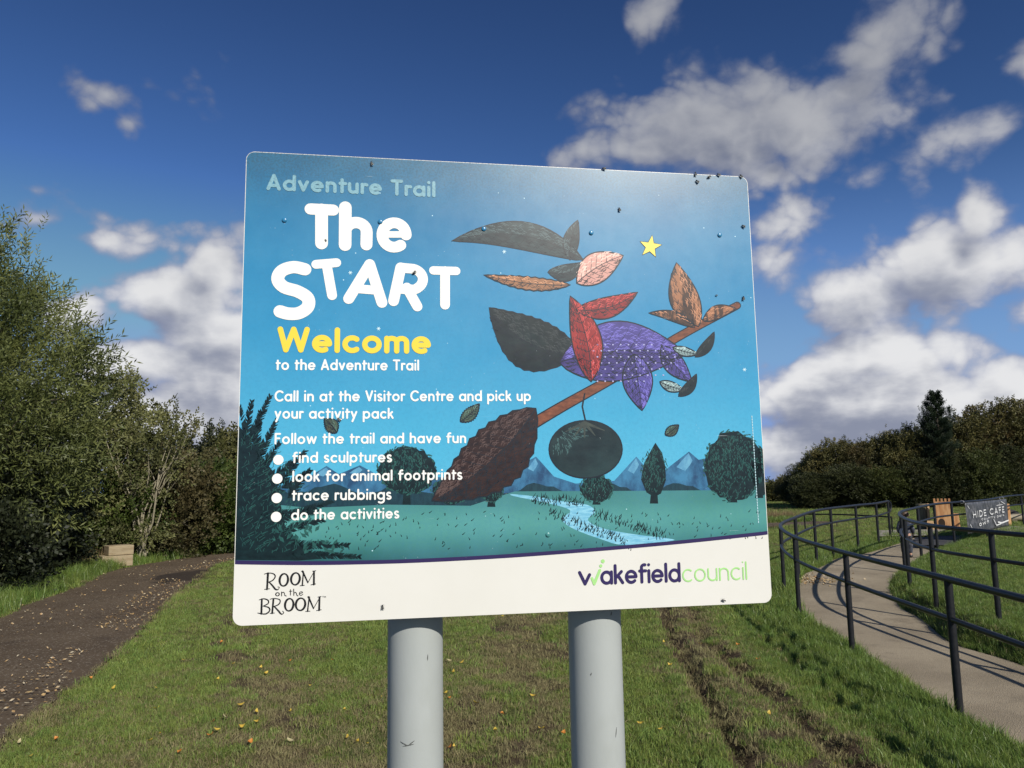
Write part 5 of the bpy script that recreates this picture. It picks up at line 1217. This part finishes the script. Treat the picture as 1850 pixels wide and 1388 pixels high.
for x in (-.5, .6):
    mb = MB(); mb.box((x, 0, .06), (.08, .1, .07)); mb.build('foot', m_old, C3)
C4 = empty('dark_boulder', (sp0[0] - .3, sp0[1] + .55, 0)); tag(C4, 'dark rounded block behind the pale log bench', 'block')
bm_ = bmesh.new(); bmesh.ops.create_icosphere(bm_, subdivisions=3, radius=1)
for v in bm_.verts: v.co = Vector((v.co.x * .34, v.co.y * .25, .22 + v.co.z * .24)) * (1 + .05 * sin(v.co.x * 9) * sin(v.co.z * 7 + v.co.y * 5))
me = bpy.data.meshes.new('body'); bm_.to_mesh(me); bm_.free(); me.materials.append(material('charred_timber', (.022, .02, .018), (.04, .035, .03), .9, 6)); o = bpy.data.objects.new('body', me); COL.objects.link(o); o.parent = C4
# beige blocks by the track
m_blo = material('beige_stone', (.33, .265, .165), (.25, .20, .125), .85, 3, stretch=(1, 1, 5), bump=.4, bscale=20, c3=(.25, .19, .11), s3=4)
bp = G(184, 1027)
def block(name, c, h, rz, lab):
    o = MB(); o.box((0, 0, 0), h); ob = o.build(name, m_blo, None, bevel=.012); ob.location = c; ob.rotation_euler = (0, 0, rz); tag(ob, lab, 'block', 'beige blocks stacked on the verge'); return ob
rz = radians(38)
block('stone_block', (bp[0] + .12, bp[1] + .32, .13), (.30, .22, .115), rz, 'lower beige block of the stack on the left verge')
block('stone_block', (bp[0] + .16, bp[1] + .36, .352), (.25, .20, .10), rz + .06, 'upper beige block of the stack on the left verge')
block('stone_block', (bp[0] - .02, bp[1] + .0, .03), (.26, .09, .05), rz, 'thin low beige slab in front of the stack on the left verge')
bp = G(296, 1001); C5 = empty('dark_root', (bp[0], bp[1], 0)); tag(C5, 'dark gnarled lump of root on the verge under the green shrub', 'root')
mb = MB()
for k in range(6): a = k * 1.05; mb.tube([(0, 0, .12), (.16 * cos(a), .12 * sin(a), .17 + .05 * (k % 2)), (.27 * cos(a), .2 * sin(a), -.02)], [.07, .055, .035], 7)
mb.build('roots', material('root_bark', (.03, .026, .02), (.05, .042, .03), .9, 10), C5, True)

# ------------------------------------------------------------------ child on the path behind the railing
cpx = GP(1640, 1008); PE = empty('person', (cpx[0], cpx[1], float(plevel(cpx[1])) + .004), radians(-35))
tag(PE, 'small child with short brown hair and dark patterned jacket behind the railing posts', 'person')
def skin(name, verts, edges, radii, mat, root=0, sub=2):
    me = bpy.data.meshes.new(name); me.from_pydata(verts, edges, []); me.materials.append(mat); o = bpy.data.objects.new(name, me); COL.objects.link(o); o.parent = PE
    sk = o.modifiers.new('skin', 'SKIN'); sk.use_smooth_shade = True
    for i, r in enumerate(radii): me.skin_vertices[0].data[i].radius = (r if isinstance(r, tuple) else (r, r)); me.skin_vertices[0].data[i].use_root = (i == root)
    sb = o.modifiers.new('sub', 'SUBSURF'); sb.levels = sub; sb.render_levels = sub; return o
m_skin = material('skin', (.48, .29, .21), (.44, .26, .19), .55, 8); m_jack = material('navy_patterned_jacket', (.022, .026, .045), (.05, .055, .08), .8, 22, c3=(.16, .16, .18), s3=14); m_trs = material('dark_trousers', (.03, .034, .05), (.022, .025, .036), .85, 9, c3=(.12, .12, .14), s3=20); m_hair = material('brown_hair', (.085, .045, .022), (.05, .027, .014), .6, 60); m_shoe = material('shoe', (.02, .02, .022), None, .5)
# continuous body: pelvis 0, faces +y locally
V = [(0, 0, .44), (0, 0, .56), (0, 0, .68), (0, .0, .75), (0, .01, .79), (0, .015, .86), (0, .01, .92),
     (.055, 0, .42), (.06, .03, .24), (.06, -.01, .07), (.06, .05, .03), (-.055, 0, .42), (-.06, -.03, .24), (-.06, -.06, .08), (-.06, -.01, .03),
     (.10, 0, .71), (.13, .0, .58), (.12, .07, .48), (-.10, 0, .71), (-.13, -.01, .58), (-.12, .05, .48)]
E_ = [(0, 1), (1, 2), (2, 3), (3, 4), (4, 5), (5, 6), (0, 7), (7, 8), (8, 9), (9, 10), (0, 11), (11, 12), (12, 13), (13, 14), (2, 15), (15, 16), (16, 17), (2, 18), (18, 19), (19, 20)]
Rr = [(.085, .065), (.08, .06), (.085, .06), .035, .035, (.068, .075), (.055, .062), .055, .042, .028, .025, .055, .042, .028, .025, .038, .03, .022, .038, .03, .022]
skin('body', V, E_, Rr, m_skin)
skin('jacket', [(0, 0, .45), (0, 0, .56), (0, 0, .68), (0, 0, .735), (.10, 0, .71), (.135, 0, .58), (.122, .065, .49), (-.10, 0, .71), (-.135, -.01, .58), (-.122, .045, .49)], [(0, 1), (1, 2), (2, 3), (2, 4), (4, 5), (5, 6), (2, 7), (7, 8), (8, 9)], [(.115, .085), (.105, .08), (.11, .08), .055, .055, .045, .034, .055, .045, .034], m_jack)
skin('trousers', [(0, 0, .44), (.058, 0, .40), (.062, .03, .24), (.062, -.01, .08), (-.058, 0, .40), (-.062, -.03, .24), (-.062, -.06, .09)], [(0, 1), (1, 2), (2, 3), (0, 4), (4, 5), (5, 6)], [(.10, .075), .068, .055, .042, .068, .055, .042], m_trs)
for (x, y) in ((.062, .02), (-.062, -.03)): skin('shoe', [(x, y - .05, .035), (x, y + .02, .035), (x, y + .07, .028)], [(0, 1), (1, 2)], [.036, .038, .03], m_shoe, 0, 1)
bm_ = bmesh.new(); bmesh.ops.create_icosphere(bm_, subdivisions=3, radius=1)
bmesh.ops.delete(bm_, geom=[v for v in bm_.verts if (v.co.y > .35 and v.co.z < .45) or v.co.z < -.55], context='VERTS')
for v in bm_.verts:
    k = 1 + .035 * sin(v.co.x * 23) * sin(v.co.z * 19 + v.co.y * 21); v.co = Vector((v.co.x * .086 * k, v.co.y * .094 * k + .005, v.co.z * .095 * k + .885))
me = bpy.data.meshes.new('hair'); bm_.to_mesh(me); bm_.free(); me.materials.append(m_hair); o = bpy.data.objects.new('hair', me); COL.objects.link(o); o.parent = PE; sm = o.modifiers.new('thick', 'SOLIDIFY'); sm.thickness = .012
for p in me.polygons: p.use_smooth = True
for s in (-1, 1):
    mb = MB(); mb.tube([(s * .026, .088, .872), (s * .026, .092, .872)], [.009, .007], 10); mb.build('eye', material('eye_dark', (.03, .02, .015), None, .2), PE, True)
    mb = MB(); mb.tube([(s * .076, .0, .885), (s * .092, -.006, .872), (s * .078, .0, .85)], [.008, .013, .007], 8); mb.build('ear', m_skin, PE, True)
mb = MB(); mb.tube([(0, .08, .872), (0, .103, .85), (0, .086, .843)], [.006, .011, .008], 8); mb.build('nose', m_skin, PE, True)
mb = MB(); mb.tube([(-.02, .078, .822), (0, .088, .819), (.02, .078, .822)], [.003, .005, .003], 6); mb.build('mouth', material('lips', (.38, .14, .12), None, .5), PE, True)
for (hx, hy, hz, s) in ((.12, .075, .465, 1), (-.12, .052, .465, -1)):      # hands: palm, four unequal fingers and a thumb in one mesh
    mb = MB(); mb.tube([(hx, hy, hz + .02), (hx, hy + .006, hz - .012)], [.016, .019], 8)
    for k in range(4): l = (.030, .034, .032, .025)[k]; y0 = hy - .013 + k * .0095; mb.tube([(hx, y0 + .004, hz - .008), (hx - s * .003, y0 + .006, hz - .010 - l * .5), (hx - s * .012, y0 + .006, hz - .010 - l)], [.0055, .005, .004], 6)
    mb.tube([(hx, hy + .016, hz + .004), (hx - s * .006, hy + .03, hz - .012), (hx - s * .012, hy + .032, hz - .026)], [.006, .0055, .0045], 6)
    mb.build('hand', m_skin, PE, True)
print('scene built', len(bpy.data.objects))
